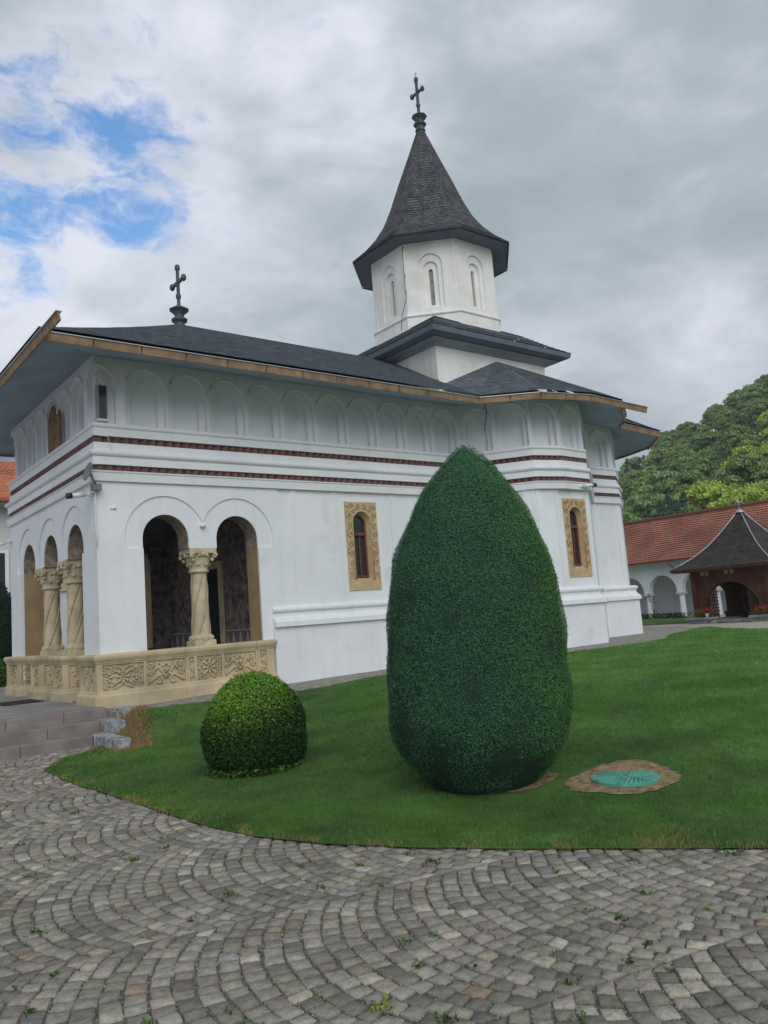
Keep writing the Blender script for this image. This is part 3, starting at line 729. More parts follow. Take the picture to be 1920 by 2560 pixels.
mb.build('tower_roof', SHI, CH)
oc = lambda R: [(TX+R*math.cos(PI/8+PI/4*k), TY+R*math.sin(PI/8+PI/4*k)) for k in range(8)]
mb = MB(); O = oc(1.94); zD0, zD1 = 9.95, 12.15
for k in range(8):
    A, B_ = O[k], O[(k+1) % 8]; d, n, l = sdir(A, B_); c = l/2-.0
    # raised corner pilasters and field, stepped arch recesses
    slab(mb, A, B_, [(0, zD0), (.10, zD0), (.10, zD1-.10), (l-.10, zD1-.10), (l-.10, zD0), (l, zD0), (l, zD1), (0, zD1)], [], .016, .02)
    slab(mb, A, B_, [(0, zD0), (l, zD0), (l, zD1), (0, zD1)], [arch(c, .335, 10.17, 11.455)], 0, .06)
    A2 = (A[0]-n.x*.06, A[1]-n.y*.06); slab(mb, A2, (A2[0]+d.x, A2[1]+d.y), [(.02, zD0), (l-.02, zD0), (l-.02, zD1), (.02, zD1)], [arch(c, .205, 10.20, 11.37)], 0, .07)
    A2 = (A[0]-n.x*.13, A[1]-n.y*.13); slab(mb, A2, (A2[0]+d.x, A2[1]+d.y), [(.05, zD0), (l-.05, zD0), (l-.05, zD1), (.05, zD1)], [arch(c, .058, 10.28, 11.31, 8)], 0, .12)
mb.build('drum_wall', PLT, CH)
mb = MB(); sweep(mb, oc(1.94), [(9.3, .05), (9.93, .05)]+[(9.965+.04*math.sin(a), .055+.035*math.cos(a)) for a in np.linspace(-PI/2, PI/2, 8)]+[(10.02, .0)], True); mb.build('drum_moulding', PLT, CH)
for k in range(8):
    A, B_ = O[k], O[(k+1) % 8]; d, n, l = sdir(A, B_); m_ = ((A[0]+B_[0])/2-n.x*.22, (A[1]+B_[1])/2-n.y*.22)
    mb = MB(); mb.obox((*m_, 10.82), (d.x, d.y, 0), (n.x, n.y, 0), (0, 0, 1), .075, .006, .58); wd = mb.build('drum_window', GLL, CH)
    mb = MB()
    for zz in (10.58, 11.0): mb.obox((m_[0]+n.x*.015, m_[1]+n.y*.015, zz), (d.x, d.y, 0), (n.x, n.y, 0), (0, 0, 1), .06, .008, .010)
    mb.build('window_bar', GWD, wd)
mb = MB()
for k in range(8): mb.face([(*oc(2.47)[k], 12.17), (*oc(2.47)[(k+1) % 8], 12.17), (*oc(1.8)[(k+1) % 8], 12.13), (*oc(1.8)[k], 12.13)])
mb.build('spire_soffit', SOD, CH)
mb = MB()
pr = [(2.53, 12.155), (2.52, 12.21), (2.1, 12.56), (1.76, 12.93), (1.47, 13.36), (1.22, 13.9), (.875, 14.8), (.50, 15.72), (.085, 16.78)]
mb_r = 0
for (h0, z0), (h1, z1) in zip(pr[:-1], pr[1:]):
    for k in range(8):
        a, b_ = oc(h0), oc(h1); roofstrip(mb, a[k], a[(k+1) % 8], b_[k], b_[(k+1) % 8], z0, z1, lin=1, row=.10, lift=.012, u0=k*.37)
mb.build('spire', SPI, CH)
def cross(x, y, z, H, arm, r, fr):
    mb = MB()   # finial turned base
    k = fr
    mb.lathe((x, y, z), [(.14*k,-.12),(.11*k,0),(.115*k,.03*k),(.17*k,.07*k),(.175*k,.10*k),(.10*k,.15*k),(.10*k,.19*k),(.13*k,.24*k),(.21*k,.31*k),(.19*k,.33*k),(.10*k,.37*k),(.04*k,.42*k)], 8, smooth=False)
    fin = mb.build('finial', LEAD, CH)
    mb = MB(); zb_ = z+.36*k; zt_ = z+H
    mb.obox((x, y, (zb_+zt_)/2), (1,0,0), (0,1,0), (0,0,1), r*.8, r, (zt_-zb_)/2)
    za = zb_+(zt_-zb_)*.62
    mb.obox((x, y, za), (1,0,0), (0,1,0), (0,0,1), r*.78, arm/2, r)
    for p in ((x, y, zt_-.02), (x, y-arm/2, za), (x, y+arm/2, za), (x, y, zb_+(zt_-zb_)*.28)): mb.lathe(p, [(r*.9,-r*2.2),(r*1.7,-r*1.2),(r*1.9,0),(r*1.7,r*1.2),(r*.9,r*2.2)], 8)
    c = mb.build('cross', LEAD, fin); return c
cross(7.71, YC, 8.87, 1.44, .66, .036, 1.15)
cross(TX, TY, 16.80, 1.68, .50, .038, 1.2)
mb = MB(); mb.tube([(TX, TY, 18.45), (TX, TY, 18.72)], .008, 5); mb.tube([(TX, TY+.05, 18.66), (TX, TY-.05, 18.66)], .006, 4)
mb.tube([(TX, TY+.06+.055*math.cos(t), 18.42+.055*math.sin(t)) for t in np.linspace(0, 2*PI, 14)], .005, 4)
# down conductor: over the spire eaves, down a drum corner, over the roofs
P = [(TX-1.83, TY-.78, 12.10), (TX-1.98, TY-.93, 12.0), (TX-1.99, TY-.93, 10.6), (TX-2.0, TY-.96, 10.4), (TX-2.06, TY-.80, 9.97), (TX-2.1, TY-.75, 9.5)]
mb.tube(P, .009, 5)
for z in (11.9, 11.1, 10.6): mb.tube([(TX-1.84, TY-.82, z), (TX-2.02, TY-.99, z), (TX-2.05, TY-1.06, z-.03)], .008, 4)
mb.build('lightning_cable', BPL, CH); mb = MB(); mb.tube([(TX-2.3, TY-1.5, 12.35), (TX-2.5, TY-1.3, 12.75), (TX-2.2, TY-1.1, 12.9), (TX-1.5, TY-.9, 13.2)], .008, 5)
mb.build('lightning_cable', BPL, CH); mb = MB(); mb.tube([(13.84, 16.0, 8.4), (13.75, 15.9, 8.12), (13.7, 15.6, 8.0), (13.72, 15.3, 7.85), (13.8, 15.0, 7.7), (13.85, 14.8, 7.62)], .010, 5)
mb.build('lightning_cable', BPL, CH); mb = MB(); mb.tube([(13.3, 12.74, 6.5), (13.4, 12.8, 6.2), (13.9, 13.4, 5.95)], .012, 5)
mb.build('lightning_cable', BPL, CH)
mb = MB(); mb.tube([(4.58, 14.02, 5.22), (4.83, 13.97, 5.20), (4.86, 13.9, 5.02), (4.88, 13.9, 4.94), (4.82, 13.93, 4.87)], .006, 4)
mb.tube([(4.85, 14.0, 3.9), (4.95, 13.99, 3.9)], .03, 8); mb.lathe((6.61, 13.995, 3.60), [(.0,-.05),(.05,-.03),(.06,0),(.04,.04),(.0,.06)], 10); mb.build('wall_boss', PL, CH)

# --- carved windows
def carved_window(P0, P1, s):
    d, n, l = sdir(P0, P1)
    T = lambda a, z, o: (P0[0]+d.x*(s+a)+n.x*o, P0[1]+d.y*(s+a)+n.y*o, z)
    A = T(-.43, 0, 0); B_ = T(.43, 0, 0); mb = MB()
    hole = [(.43-.235, 2.42), (.43+.235, 2.42)]+[(.43+.235*math.cos(PI*k/16), 3.71+.235*math.sin(PI*k/16)) for k in range(17)]
    slab(mb, A[:2], B_[:2], [(0, 2.22), (.86, 2.22), (.86, 4.165), (0, 4.165)], [hole], .022, .04)
    # raised inner arch rim, splayed reveal
    rim_ = [(-.25, 2.44)]+[(.25*math.cos(t)*1, 3.71+.25*math.sin(t)) for t in np.linspace(PI, 0, 18)]+[(.25, 2.44)]
    mb.tube([T(a, z, .026) for a, z in rim_], .016, 6)
    inn = [(-.235, 2.42)]+[(.235*math.cos(t), 3.71+.235*math.sin(t)) for t in np.linspace(PI, 0, 18)]+[(.235, 2.42)]
    bk = [(-.18, 2.50)]+[(.18*math.cos(t), 3.70+.18*math.sin(t)) for t in np.linspace(PI, 0, 18)]+[(.18, 2.50)]
    for i in range(len(inn)):
        j = (i+1) % len(inn); mb.mesh([T(*inn[i], .02), T(*inn[j], .02), T(*bk[j], -.135), T(*bk[i], -.135)], [(0,1,2,3)])
    wo = mb.build('window', FRM, CH)
    # vine scrolls
    mb = MB()
    def spiral(cx, cz, r, turn, a0, w_=.010, t=1.6):
        return mb.tube([T(cx+r*(1-.82*q)*math.cos(a0+turn*q*t*2*PI), cz+r*(1-.82*q)*math.sin(a0+turn*q*t*2*PI), .034) for q in np.linspace(0, 1, 22)], [w_*1.25*(1.1-.4*q) for q in np.linspace(0, 1, 22)], 5)
    for sx in (-1, 1):
        for k in range(6):
            cz = 2.83+k*.205; spiral(sx*.342, cz, .066, sx*(1 if k % 2 else -1), (PI/2 if k % 2 else -PI/2), .011, 1.3)
            mb.tube([T(sx*(.342+(.06 if k % 2 else -.06)), cz-.02, .026), T(sx*(.342+(.072 if k % 2 else -.072)), cz+.06, .026), T(sx*.342, cz+.125, .026)], .010, 5)
        spiral(sx*.10, 4.065, .07, sx, PI/2, .010, 1.4); spiral(sx*.27, 4.075, .062, -sx, 0, .010, 1.3); spiral(sx*.375, 4.055, .045, sx, PI, .009, 1.2)
        spiral(sx*.215, 3.97, .045, sx, 0, .009, 1.2)
        mb.tube([T(sx*a, z, .026) for a, z in ((.41, 3.83), (.33, 3.93), (.2, 4.01), (.05, 4.02))], .010, 5)
        for k in range(9): a = -PI/2+PI*k/8; mb.tube([T(sx*.28, 2.60, .024), T(sx*(.28+.12*math.cos(a)), 2.60+.09*math.sin(a), .026)], .008, 4)
        for zz in (2.49, 2.70): mb.tube([T(sx*.27, zz, .025), T(sx*.42, zz, .025)], .007, 4)
    mb.build('vine_relief', FRM, wo)
    mb = MB()
    for a in (-.145, .128): mb.mesh([T(a, 2.50, -.15), T(a+.03, 2.50, -.15), T(a+.03, 3.72, -.15), T(a, 3.72, -.15)], [(0,1,2,3)])
    def bar(a0, a1, z0, z1, o0=-.135, o1=-.085):
        V = [T(a, z, o) for a, z in ((a0, z0), (a1, z0), (a1, z1), (a0, z1)) for o in (o0, o1)]; mb.mesh(V, [(0,2,4,6),(1,3,5,7),(0,1,3,2),(2,3,5,4),(4,5,7,6),(6,7,1,0)])
    bar(-.18, -.140, 2.50, 3.74); bar(.135, .18, 2.50, 3.74); bar(-.18, .18, 3.43, 3.50, -.135, -.07); bar(-.15, .15, 2.50, 2.545); bar(-.02, .012, 2.52, 3.44, -.13, -.105)
    for zz in (2.84, 3.14): bar(-.13, .12, zz, zz+.014, -.13, -.108)
    mb.tube([T(.162*math.cos(t), 3.71+.155*math.sin(t), -.11) for t in np.linspace(0, PI, 12)], .018, 5)
    mb.build('sash', WOD, wo)
    mb = MB(); mb.mesh([T(-.19, 2.48, -.14), T(.19, 2.48, -.14), T(.19, 3.92, -.14), T(-.19, 3.92, -.14)], [(0,1,2,3)]); mb.build('glass', GLS, wo)
carved_window(LS[0], LS[1], WIN[0][0]); carved_window(LS[3], LS[4], WIN[3][0])

# --- twisted columns
def column(x, y, z0=1.335, face=0):
    zc0, zn = z0+.17, 2.73
    rr = lambda z: .172+.0-.028*(z-zc0)/(zn-zc0)
    mb = MB(); n = 48; prof = []
    fn = lambda a, z: 1+.05*math.cos(4*(a-2.1*z))*1.0 - .03*max(0, math.cos(8*(a-2.1*z)))
    mb.lathe((x, y, 0), [(rr(z), z) for z in np.linspace(zc0, zn, 34)], n, fn)
    for k in range(4):
        for q in range(34):
            z = zc0+.04+(zn-zc0-.06)*q/33; a = 2.1*z+PI/2*k+PI/4
            mb.ball((x+rr(z)*1.0*math.cos(a), y+rr(z)*1.0*math.sin(a), z), .021, 6)
    c = mb.build('column', STC, CH)
    mb = MB(); mb.bbox((x-.215, y-.215, z0), (x+.215, y+.215, z0+.10), .02); mb.lathe((x, y, z0), [(.215,.09),(.225,.12),(.22,.16),(.19,.19),(.185,.21)], 20)
    for a in range(4): t = PI/4+a*PI/2; mb.ball((x+.2*math.cos(t), y+.2*math.sin(t), z0+.14), .055, 8)
    for a in range(8): t = a*PI/4; mb.ball((x+.205*math.cos(t), y+.205*math.sin(t), z0+.09), .03, 6)
    mb.build('base', STC, c)
    mb = MB(); mb.lathe((x, y, 0), [(.16,2.70),(.19,2.72),(.20,2.74),(.19,2.76),(.17,2.775),(.19,2.82),(.225,2.92),(.235,3.0),(.255,3.06),(.27,3.09)], 24)
    mb.bbox((x-.275, y-.26, 3.075), (x+.275, y+.26, 3.165), .012)
    for sx in (-1, 1):
        for sy_ in (-1, 1):
            for ax in (0, 1):
                c0 = (x+sx*.235, y+sy_*.235, 3.025)
                mb.tube([((c0[0]+(0 if ax else sx*-.0)+(.055*(1-.8*q)*math.cos(q*9*-sx) if ax == 0 else sx*.02)), (c0[1]+(.055*(1-.8*q)*math.cos(q*9*-sy_) if ax else sy_*.02)), c0[2]+.055*(1-.8*q)*math.sin(q*9)) for q in np.linspace(0, 1, 16)], .017, 5)
            mb.ball((x+sx*.20, y+sy_*.20, 2.955), .045, 8)
    for a in range(8):
        t = a*PI/4+PI/8; mb.ball((x+.20*math.cos(t), y+.20*math.sin(t), 2.87), .04, 8, (1,1,.8))
    for sx, sy_ in ((0,-1),(0,1),(1,0),(-1,0)):
        mb.ball((x+sx*.25, y+sy_*.25, 3.05), .045, 8)
        for q in (-1, 1): mb.ball((x+sx*.235+q*.075*abs(sy_), y+sy_*.235+q*.075*abs(sx), 3.035), .038, 8)
    mb.build('capital', STC, c)
    return c
column(6.61, 14.27); column(6.61, 2*YC-14.27); column(4.87, 16.17); column(4.87, 17.82)

# ------------------------------------------------------------------ balustrade
BA = thing('stone_balustrade', 'ochre carved stone balustrade with scroll panels under the porch arches', 'balustrade', (6, 13.9, .4))
def scroll_panel(mb, T, w_, h_, kind):
    """relief in local (a,b) in [-w/2,w/2]x[-h/2,h/2]; T maps (a,b,o) to world"""
    def sp(ca, cb, r, turn, a0, wd=.014, t=1.3):
        pts = [(ca+r*(1-.8*q)*math.cos(a0+turn*q*t*2*PI), cb+r*(1-.8*q)*math.sin(a0+turn*q*t*2*PI)) for q in np.linspace(0, 1, 20)]
        mb.tube([T(a, b_, .012) for a, b_ in pts], [wd*(1.15-.4*q) for q in np.linspace(0, 1, 20)], 6)
        mb.ball(T(*pts[-1], .014), wd*1.25, 6)
    def st(P, wd=.013): mb.tube([T(a, b_, .012) for a, b_ in P], wd, 6)
    def leaf(a, b_, ang, ln, wd):
        mb.tube([T(a, b_, .01), T(a+ln*.5*math.cos(ang), b_+ln*.5*math.sin(ang), .02), T(a+ln*math.cos(ang), b_+ln*math.sin(ang), .01)], [wd*.5, wd, wd*.25], 6)
    H = h_/2; W2 = w_/2
    if kind == 'rosette':
        mb.tube([T(.045*math.cos(t), .045*math.sin(t), .018) for t in np.linspace(0, 2*PI, 16)], .014, 6); mb.ball(T(0, 0, .012), .022, 8)
        for k in range(8): leaf(.05*math.cos(k*PI/4), .05*math.sin(k*PI/4), k*PI/4, .10 if k % 2 else .085, .030)
        for sa in (-1, 1):
            for sb in (-1, 1):
                sp(sa*W2*.52, sb*H*.62, min(.075, H*.32), sa*sb, PI/2*sb, .014)
                sp(sa*W2*.84, sb*H*.70, min(.055, H*.25), -sa*sb, 0, .013)
                sp(sa*W2*.80, sb*H*.24, min(.06, H*.26), sa*sb, PI, .013)
                st([(0, sb*H*.50), (sa*W2*.22, sb*H*.80), (sa*W2*.5, sb*H*.93)]); leaf(sa*W2*.30, sb*H*.35, sb*(PI/4 if sa > 0 else 3*PI/4), .09, .028)
                leaf(sa*W2*.62, sb*H*.12, sb*1.2 if sa > 0 else PI-sb*1.2, .07, .022)
            leaf(sa*.16, 0, 0 if sa > 0 else PI, .10, .022)
    elif kind == 'vase':
        for sa in (-1, 1):
            st([(sa*.02, -H*.55), (sa*.05, -H*.05), (sa*W2*.42, H*.45), (sa*W2*.55, H*.75)], .022)
            sp(sa*W2*.50, H*.70, .045, -sa, 0, .016, 1.1)
            st([(sa*.04, -H*.15), (sa*W2*.45, -H*.28), (sa*W2*.70, -H*.55), (sa*W2*.95, -H*.85)], .020)
            sp(sa*W2*.36, -H*.62, .060, sa, PI/2, .014, .9); sp(sa*W2*.82, H*.55, .055, sa, PI/2, .018, 1.1); sp(sa*W2*.80, -H*.02, .055, -sa, 0, .016, 1.2)
            mb.ball(T(sa*W2*.84, H*.78, .014), .026, 8); leaf(sa*W2*.62, H*.15, PI/2+.5*sa, .10, .028); leaf(sa*W2*.2, -H*.88, 0 if sa > 0 else PI, .12, .022)
            leaf(sa*W2*.95, H*.25, -PI/2, .09, .022)
            mb.ball(T(sa*.05, H*.55, .012), .03, 8, (1,1,1)); leaf(sa*W2*.25, H*.10, PI/2+.8*sa, .1, .024)
        leaf(0, -H*.1, PI/2, .12, .03); leaf(0, H*.9, -PI/2, .08, .025); st([(-.08, H*.25), (0, H*.12), (.08, H*.25)], .014)
    else:   # vertical climbing vine
        n = max(2, int(h_/.13))
        for k in range(n):
            b_ = -H+h_*(k+.5)/n; sg = 1 if k % 2 else -1
            sp(sg*W2*.28, b_, min(W2*.62, h_/n*.52), sg, PI/2, .012, 1.2); leaf(-sg*W2*.6, b_, PI/2-sg*.6, .06, .020); mb.ball(T(sg*W2*.7, b_-h_/n*.35, .012), .018, 6)
def panel(P0, P1, s0, s1, z0, z1, kind, parent=BA):
    d, n, l = sdir(P0, P1); c = (s0+s1)/2; zc = (z0+z1)/2
    A = lambda s, o, z: (P0[0]+d.x*s+n.x*o, P0[1]+d.y*s+n.y*o, z)
    mb = MB(); fr = .014
    mb.mesh([A(s0, -.035, z0), A(s1, -.035, z0), A(s1, -.035, z1), A(s0, -.035, z1)], [(0,1,2,3)])
    pn = mb.build('panel', STO, parent); mb = MB()
    scroll_panel(mb, lambda a, b_, o: Vector(A(c+a, o-.034, zc+b_)), (s1-s0)-.02, (z1-z0)-.02, kind)
    mb.build('relief', STO, pn)
CAPP = [(1.165, -.03), (1.165, .0), (1.18, .012), (1.20, .018), (1.235, .04), (1.26, .052), (1.30, .055), (1.318, .04), (1.335, .03), (1.335, -.1)]
BSP = [(.70, -.05), (.70, 0), (.685, .012), (.665, .012), (.655, .03), (.62, .05), (.56, .052), (.30, .055)]
def block(poly, holes_by_side=None, name='post'):
    """closed block (ccw polygon): moulded cap, plinth, panels framed on chosen sides"""
    mb = MB(); n = len(poly)
    sweep(mb, poly, CAPP[:-1], True); t = offpoly(poly, .03, True); mb.mesh([(*p, 1.335) for p in t], [tuple(range(n))])
    sweep(mb, poly, BSP, True)
    for i in range(n):
        A, B_ = poly[i], poly[(i+1) % n]; d, nn, l = sdir(A, B_)
        hs = (holes_by_side or {}).get(i, [])
        slab(mb, A, B_, [(0, .69), (l, .69), (l, 1.175), (0, 1.175)], [[(a, .715), (b_, .715), (b_, 1.15), (a, 1.15)] for a, b_, k in hs], 0, .036 if hs else .0002, rim=False)
    o = mb.build(name, STO, BA)
    for i in range(n):
        for a, b_, k in (holes_by_side or {}).get(i, []): panel(poly[i], poly[(i+1) % n], a, b_, .715, 1.15, k)
    return o
# rail along the side: corner block then two bays
Y0b = 13.90; X0b = 4.50
block([(X0b, Y0b), (5.36, Y0b), (5.36, 14.20), (4.95, 14.25), (4.95, 14.85), (X0b, 14.85)], {0: [(.10, .82, 'rosette')], 5: [(.08, .87, 'vine')], 3: [(.08, .37, 'vine')]})
block([(5.362, Y0b+.022), (6.14, Y0b+.022), (6.14, 14.18), (5.362, 14.18)], {0: [(.03, .75, 'vase')]})
block([(6.142, Y0b), (6.865, Y0b), (6.865, 14.5), (6.142, 14.5)], {0: [(.035, .135, 'vine'), (.19, .69, 'rosette')]})
block([(6.867, Y0b+.022), (7.60, Y0b+.022), (7.60, 14.18), (6.867, 14.18)], {0: [(.03, .70, 'vase')]})
block([(7.602, Y0b), (7.96, Y0b), (7.96, 14.0), (7.602, 14.0)], {0: [(.04, .19, 'vine')]})
for y0, y1 in ((15.82, 16.52), (17.48, 18.16)):
    block([(X0b, y0), (5.14, y0), (5.14, y1), (X0b, y1)], {0: [(.10, .54, 'vine')], 3: [(.09, y1-y0-.09, 'vine')]})
block([(X0b, 19.14), (5.1, 19.14), (5.1, 20.26), (X0b, 20.26)], {0: [(.06, .27, 'vine'), (.31, .54, 'vine')], 3: [(.18, .94, 'vine')]})
block([(5.12, 19.95), (7.9, 19.95), (7.9, 20.24), (5.12, 20.24)], {2: [(.2, 1.2, 'rosette')], 0: [(.2, 1.3, 'rosette'), (1.45, 2.6, 'vase')]})
# the step in front of a pedestal
# ------------------------------------------------------------------ terrace and steps
ST = thing('entrance_steps', 'three broad pinkish stone steps leading up to the porch terrace', 'steps', (0, 13, 0))
def steprow(y0, y1, z0, z1, xr, joints):
    mb = MB(); xs = [-8.5]+joints+[xr]
    for a, b_ in zip(xs[:-1], xs[1:]): mb.bbox((a+.003, y0, z0), (b_-.003, y1, z1), .008)
    return mb
steprow(12.66, 13.2, -.05, .16, 4.02, [-5.4, -3, -1, .9, 2.98]).build('step', STP, ST)
steprow(13.04, 13.6, .10, .32, 4.26, [-6, -4.1, -2, .6, 3.46]).build('step', STP, ST)
steprow(13.44, 13.80, .26, .48, 4.52, [-6, -3.9, -1.6, .3, 2.96, 3.82]).build('step', STP, ST)
mb = MB(); mb.box((-8.5, 13.802, .2), (4.52, 24, .478)); mb.box((-8.5, 20.3, .2), (9, 24, .477)); tag(mb.build('terrace', TER), kind='structure')
mb = MB(); mb.bbox((3.62, 16.55, .478), (4.35, 17.6, .492), .004)
tag(mb.build('door_mat', RUB), 'dark rubber mat lying on the terrace before the porch', 'mat')
# granite blocks stepping down beside the steps
gi = 0
def gblock(x0, y0, x1, y1, z0, z1, label, dark=False):
    mb = MB(); P = []
    n = 4
    c = random.uniform(.012, .02)
    mb.bbox((x0, y0, z0), (x1, y1, z1), c)
    V = [(v[0]+random.uniform(-.007, .007), v[1]+random.uniform(-.007, .007), v[2]+random.uniform(-.006, .006)) for v in mb.v]; mb.v = V
    tag(mb.build('granite_block', GRN), label, 'kerb block', 'granite blocks beside the steps')
ox = 4.04
for k in range(5): gblock(4.03+.13*0+k*.0, 12.62-.235*k, 4.25, 12.62-.235*k+.215, -.02, .165-.012*k*0, 'rough grey granite block in the lowest row, %s from the step end' % ('first','second','third','fourth','fifth')[k])
for k in range(3): gblock(4.27, 13.0-.22*k, 4.50, 13.0-.22*k+.20, .02, .335, 'rough grey granite block in the middle row, %s from the step end' % ('first','second','third')[k])
for k in range(3): gblock(4.58, 13.34-.22*k, 4.80, 13.34-.22*k+.20, .2, .465, 'rough grey granite block in the top row beside the balustrade, %s from the wall' % ('first','second','third')[k])
mb = MB(); mb.box((4.25, 12.75, 0), (4.58, 13.7, .30)); mb.box((4.5, 13.0, 0), (5.0, 13.9, .43)); tag(mb.build('paved_apron', PAV), kind='structure')

# ------------------------------------------------------------------ things mounted on the church
D_ = thing('satellite_dish', 'small grey satellite dish mounted high on the church corner', 'satellite dish', (4.5, 13.9, 4.3))
dc = Vector((4.41, 13.80, 4.50)); dn = Vector((-.93, -.12, .26)).normalized()
qm = dn.to_track_quat('Z', 'Y').to_matrix()
mb = MB(); mb.lathe(dc, [(.005, -.035), (.06, -.03), (.115, -.016), (.15, 0), (.155, .004), (.148, .006), (.11, -.010), (.005, -.027)], 24, axis=qm @ Matrix.Diagonal((1, 1.12, 1)), cap=False); mb.build('dish', DSH, D_)
mb = MB(); mb.tube([dc-dn*.03, (4.5, 13.80, 4.36), (4.60, 13.90, 4.25)], .022, 8); mb.box((4.50, 13.84, 4.19), (4.66, 13.965, 4.30)); mb.build('bracket', DSH, D_)
mb = MB(); mb.tube([(4.58, 13.95, 4.2), (4.56, 13.93, 3.9), (4.585, 13.96, 3.4), (4.585, 13.96, 3.2)], .010, 5); mb.build('cable', WPL, D_)
def camera_thing(base, tip, label):
    b_, t = Vector(base), Vector(tip); o = thing('security_camera', label, 'security camera', base); d = (t-b_).normalized()
    mb = MB(); mb.ball(b_, .055, 10); mb.tube([b_, b_+d*.10], .022, 8); mb.build('mount', WPL, o)
    mb = MB(); mb.tube([b_+d*.09, t], .045, 10); mb.build('housing', WPL, o)
    mb = MB(); mb.tube([t-d*.005, t+d*.09], [.055, .05], 10); mb.build('lens_hood', BPL, o)
camera_thing((4.54, 14.12, 4.16), (4.22, 14.12, 4.12), 'white security camera with black lens hood below the satellite dish')
camera_thing((4.54, 20.02, 4.02), (4.28, 20.05, 3.92), 'white security camera on the far corner of the porch facade')
camera_thing((16.02, 12.36, 4.46), (16.36, 12.22, 4.48), 'white security camera with black hood on the apse cornice above a window')
mb = MB(); mb.tube([(5.50, 15.1, 1.70), (5.62, 14.8, .52)], .018, 7); mb.ball((5.50, 15.1, 1.70), .02, 6); tag(mb.build('wooden_pole', DWD), 'wooden pole leaning inside the porch behind the balustrade', 'pole')

# ------------------------------------------------------------------ clipped shrubs
def surf_shrub(cx, cy_, z0, prof, nleaf, size, tintf, parent, m, asp=.3, jit=1.0, inner=.93, depth=.05, bumpamp=.015, tri=True, lean=(0, 0), name='foliage'):
    pr_ = np.array(prof); r, z = pr_[:, 0], pr_[:, 1]
    seg = np.hypot(np.diff(r), np.diff(z)); area = seg*(r[:-1]+r[1:])/2+1e-5; cdf = np.cumsum(area)/area.sum()
    u = rng.random(nleaf); k = np.searchsorted(cdf, u); t = rng.random(nleaf)
    rr = r[k]+(r[k+1]-r[k])*t; zz = z[k]+(z[k+1]-z[k])*t; th = rng.uniform(0, 2*PI, nleaf)
    nr = (z[k+1]-z[k]); nz = -(r[k+1]-r[k]); nl = np.hypot(nr, nz)+1e-9; sg = np.where(nr < 0, -1, 1)*-1
    # profile runs top to bottom: outward normal
    nr, nz = -nr/nl, -nz/nl
    nx, ny = nr*np.cos(th), nr*np.sin(th)
    bump_ = bumpamp*(np.sin(th*5+zz*4)+np.sin(th*9-zz*7+1)+np.sin(th*3+zz*11+2))
    dep = -depth*rng.random(nleaf)**1.6; st_k = rng.random(nleaf) < .012; dep = np.where(st_k, rng.uniform(.005, .022, nleaf), dep)
    R2_ = rr+(bump_+dep)*nr; Zz = zz+(bump_+dep)*nz
    P = np.stack([cx+lean[0]*(Zz-z.min())+R2_*np.cos(th), cy_+lean[1]*(Zz-z.min())+R2_*np.sin(th), z0+Zz], 1); Nn = np.stack([nx, ny, nz], 1)
    V, Fq = leaves(P, Nn, size, asp, jit, tri)
    tint = tintf(P, Nn, zz, th)
    o = npmesh(name, V, Fq, m, parent, tint=tint, n=3 if tri else 4)
    mb = MB(); mb.lathe((cx, cy_, z0), [(max(a*inner-.02, .004), b_-.02) for a, b_ in prof], 40, lambda a, zq: 1.0); 
    if lean != (0, 0): mb.v = [(x_+lean[0]*(zq-z0), y_+lean[1]*(zq-z0), zq) for x_, y_, zq in mb.v]
    ib = mb.build('inner_branches', YIN, parent); return o
gy = tz(5.25, 5.55)
T1 = thing('clipped_yew', 'tall dark green egg-shaped clipped yew with pointed top on the lawn', 'topiary', (5.25, 5.55, gy))
prY = [(0.014, 3.16), (0.075, 3.12), (0.160, 3.05), (0.280, 2.93), (0.408, 2.77), (0.516, 2.59), (0.616, 2.38), (0.722, 2.12), (0.792, 1.82), (0.821, 1.55), (0.839, 1.29), (0.850, 1.02), (0.858, 0.76), (0.852, 0.61), (0.818, 0.45), (0.752, 0.30), (0.660, 0.18), (0.555, 0.05), (0.450, -0.02), (0.380, -0.08)]
def yew_t(P, Nn, z, th):
    n = len(P); f = rng.uniform(.65, 1.35, n)[:, None]; base = np.array([.044, .142, .072])*f
    hole = (np.hypot((P[:,0]-4.90), (P[:,1]-4.90)) < .5)
    pat = np.sin(P[:,0]*9+P[:,2]*5)+np.sin(P[:,1]*11-P[:,2]*7)+np.sin(P[:,2]*13+P[:,0]*4)
    fr = S((pat+rng.normal(0, .8, n)-.6)/2.2)[:, None]*.55
    top_green = S((z-2.1)/1.0)[:, None]*.5  # needles grow greener and lighter towards the top
    c = base+np.array([.022, .055, .004])*fr+np.array([.022, .055, .008])*top_green
    dk = 1-.35*S((np.sin(P[:,0]*23+P[:,2]*9)*np.sin(P[:,1]*19-P[:,2]*13)*np.sin(P[:,2]*17+1)-.60)/.25)[:, None]
    right_ = S(((P[:,0]-5.29)*.727-(P[:,1]-5.52)*.687)/.8)[:, None]; c = c*(1-.0*right_)+np.array([.020, .040, -.020])*right_  # right flank turned yellow-green: sunlight put into the needle colour
    return np.clip(c*dk, .004, 1)
nearY = surf_shrub(5.29, 5.52, gy, prY, 330000, .0118, yew_t, T1, YEW, .26, 1.0, inner=1.0, depth=.040, bumpamp=.008, lean=(.020, -.018))
mb = MB(); mb.tube([(5.25, 5.55, gy-.1), (5.26, 5.55, gy+.6)], [.12, .08], 10); mb.build('trunk', BRK, T1)
gb = tz(4.45, 8.3)
T2 = thing('clipped_boxwood', 'round clipped boxwood ball with bright yellow-green new growth on top', 'topiary', (4.45, 8.3, gb))
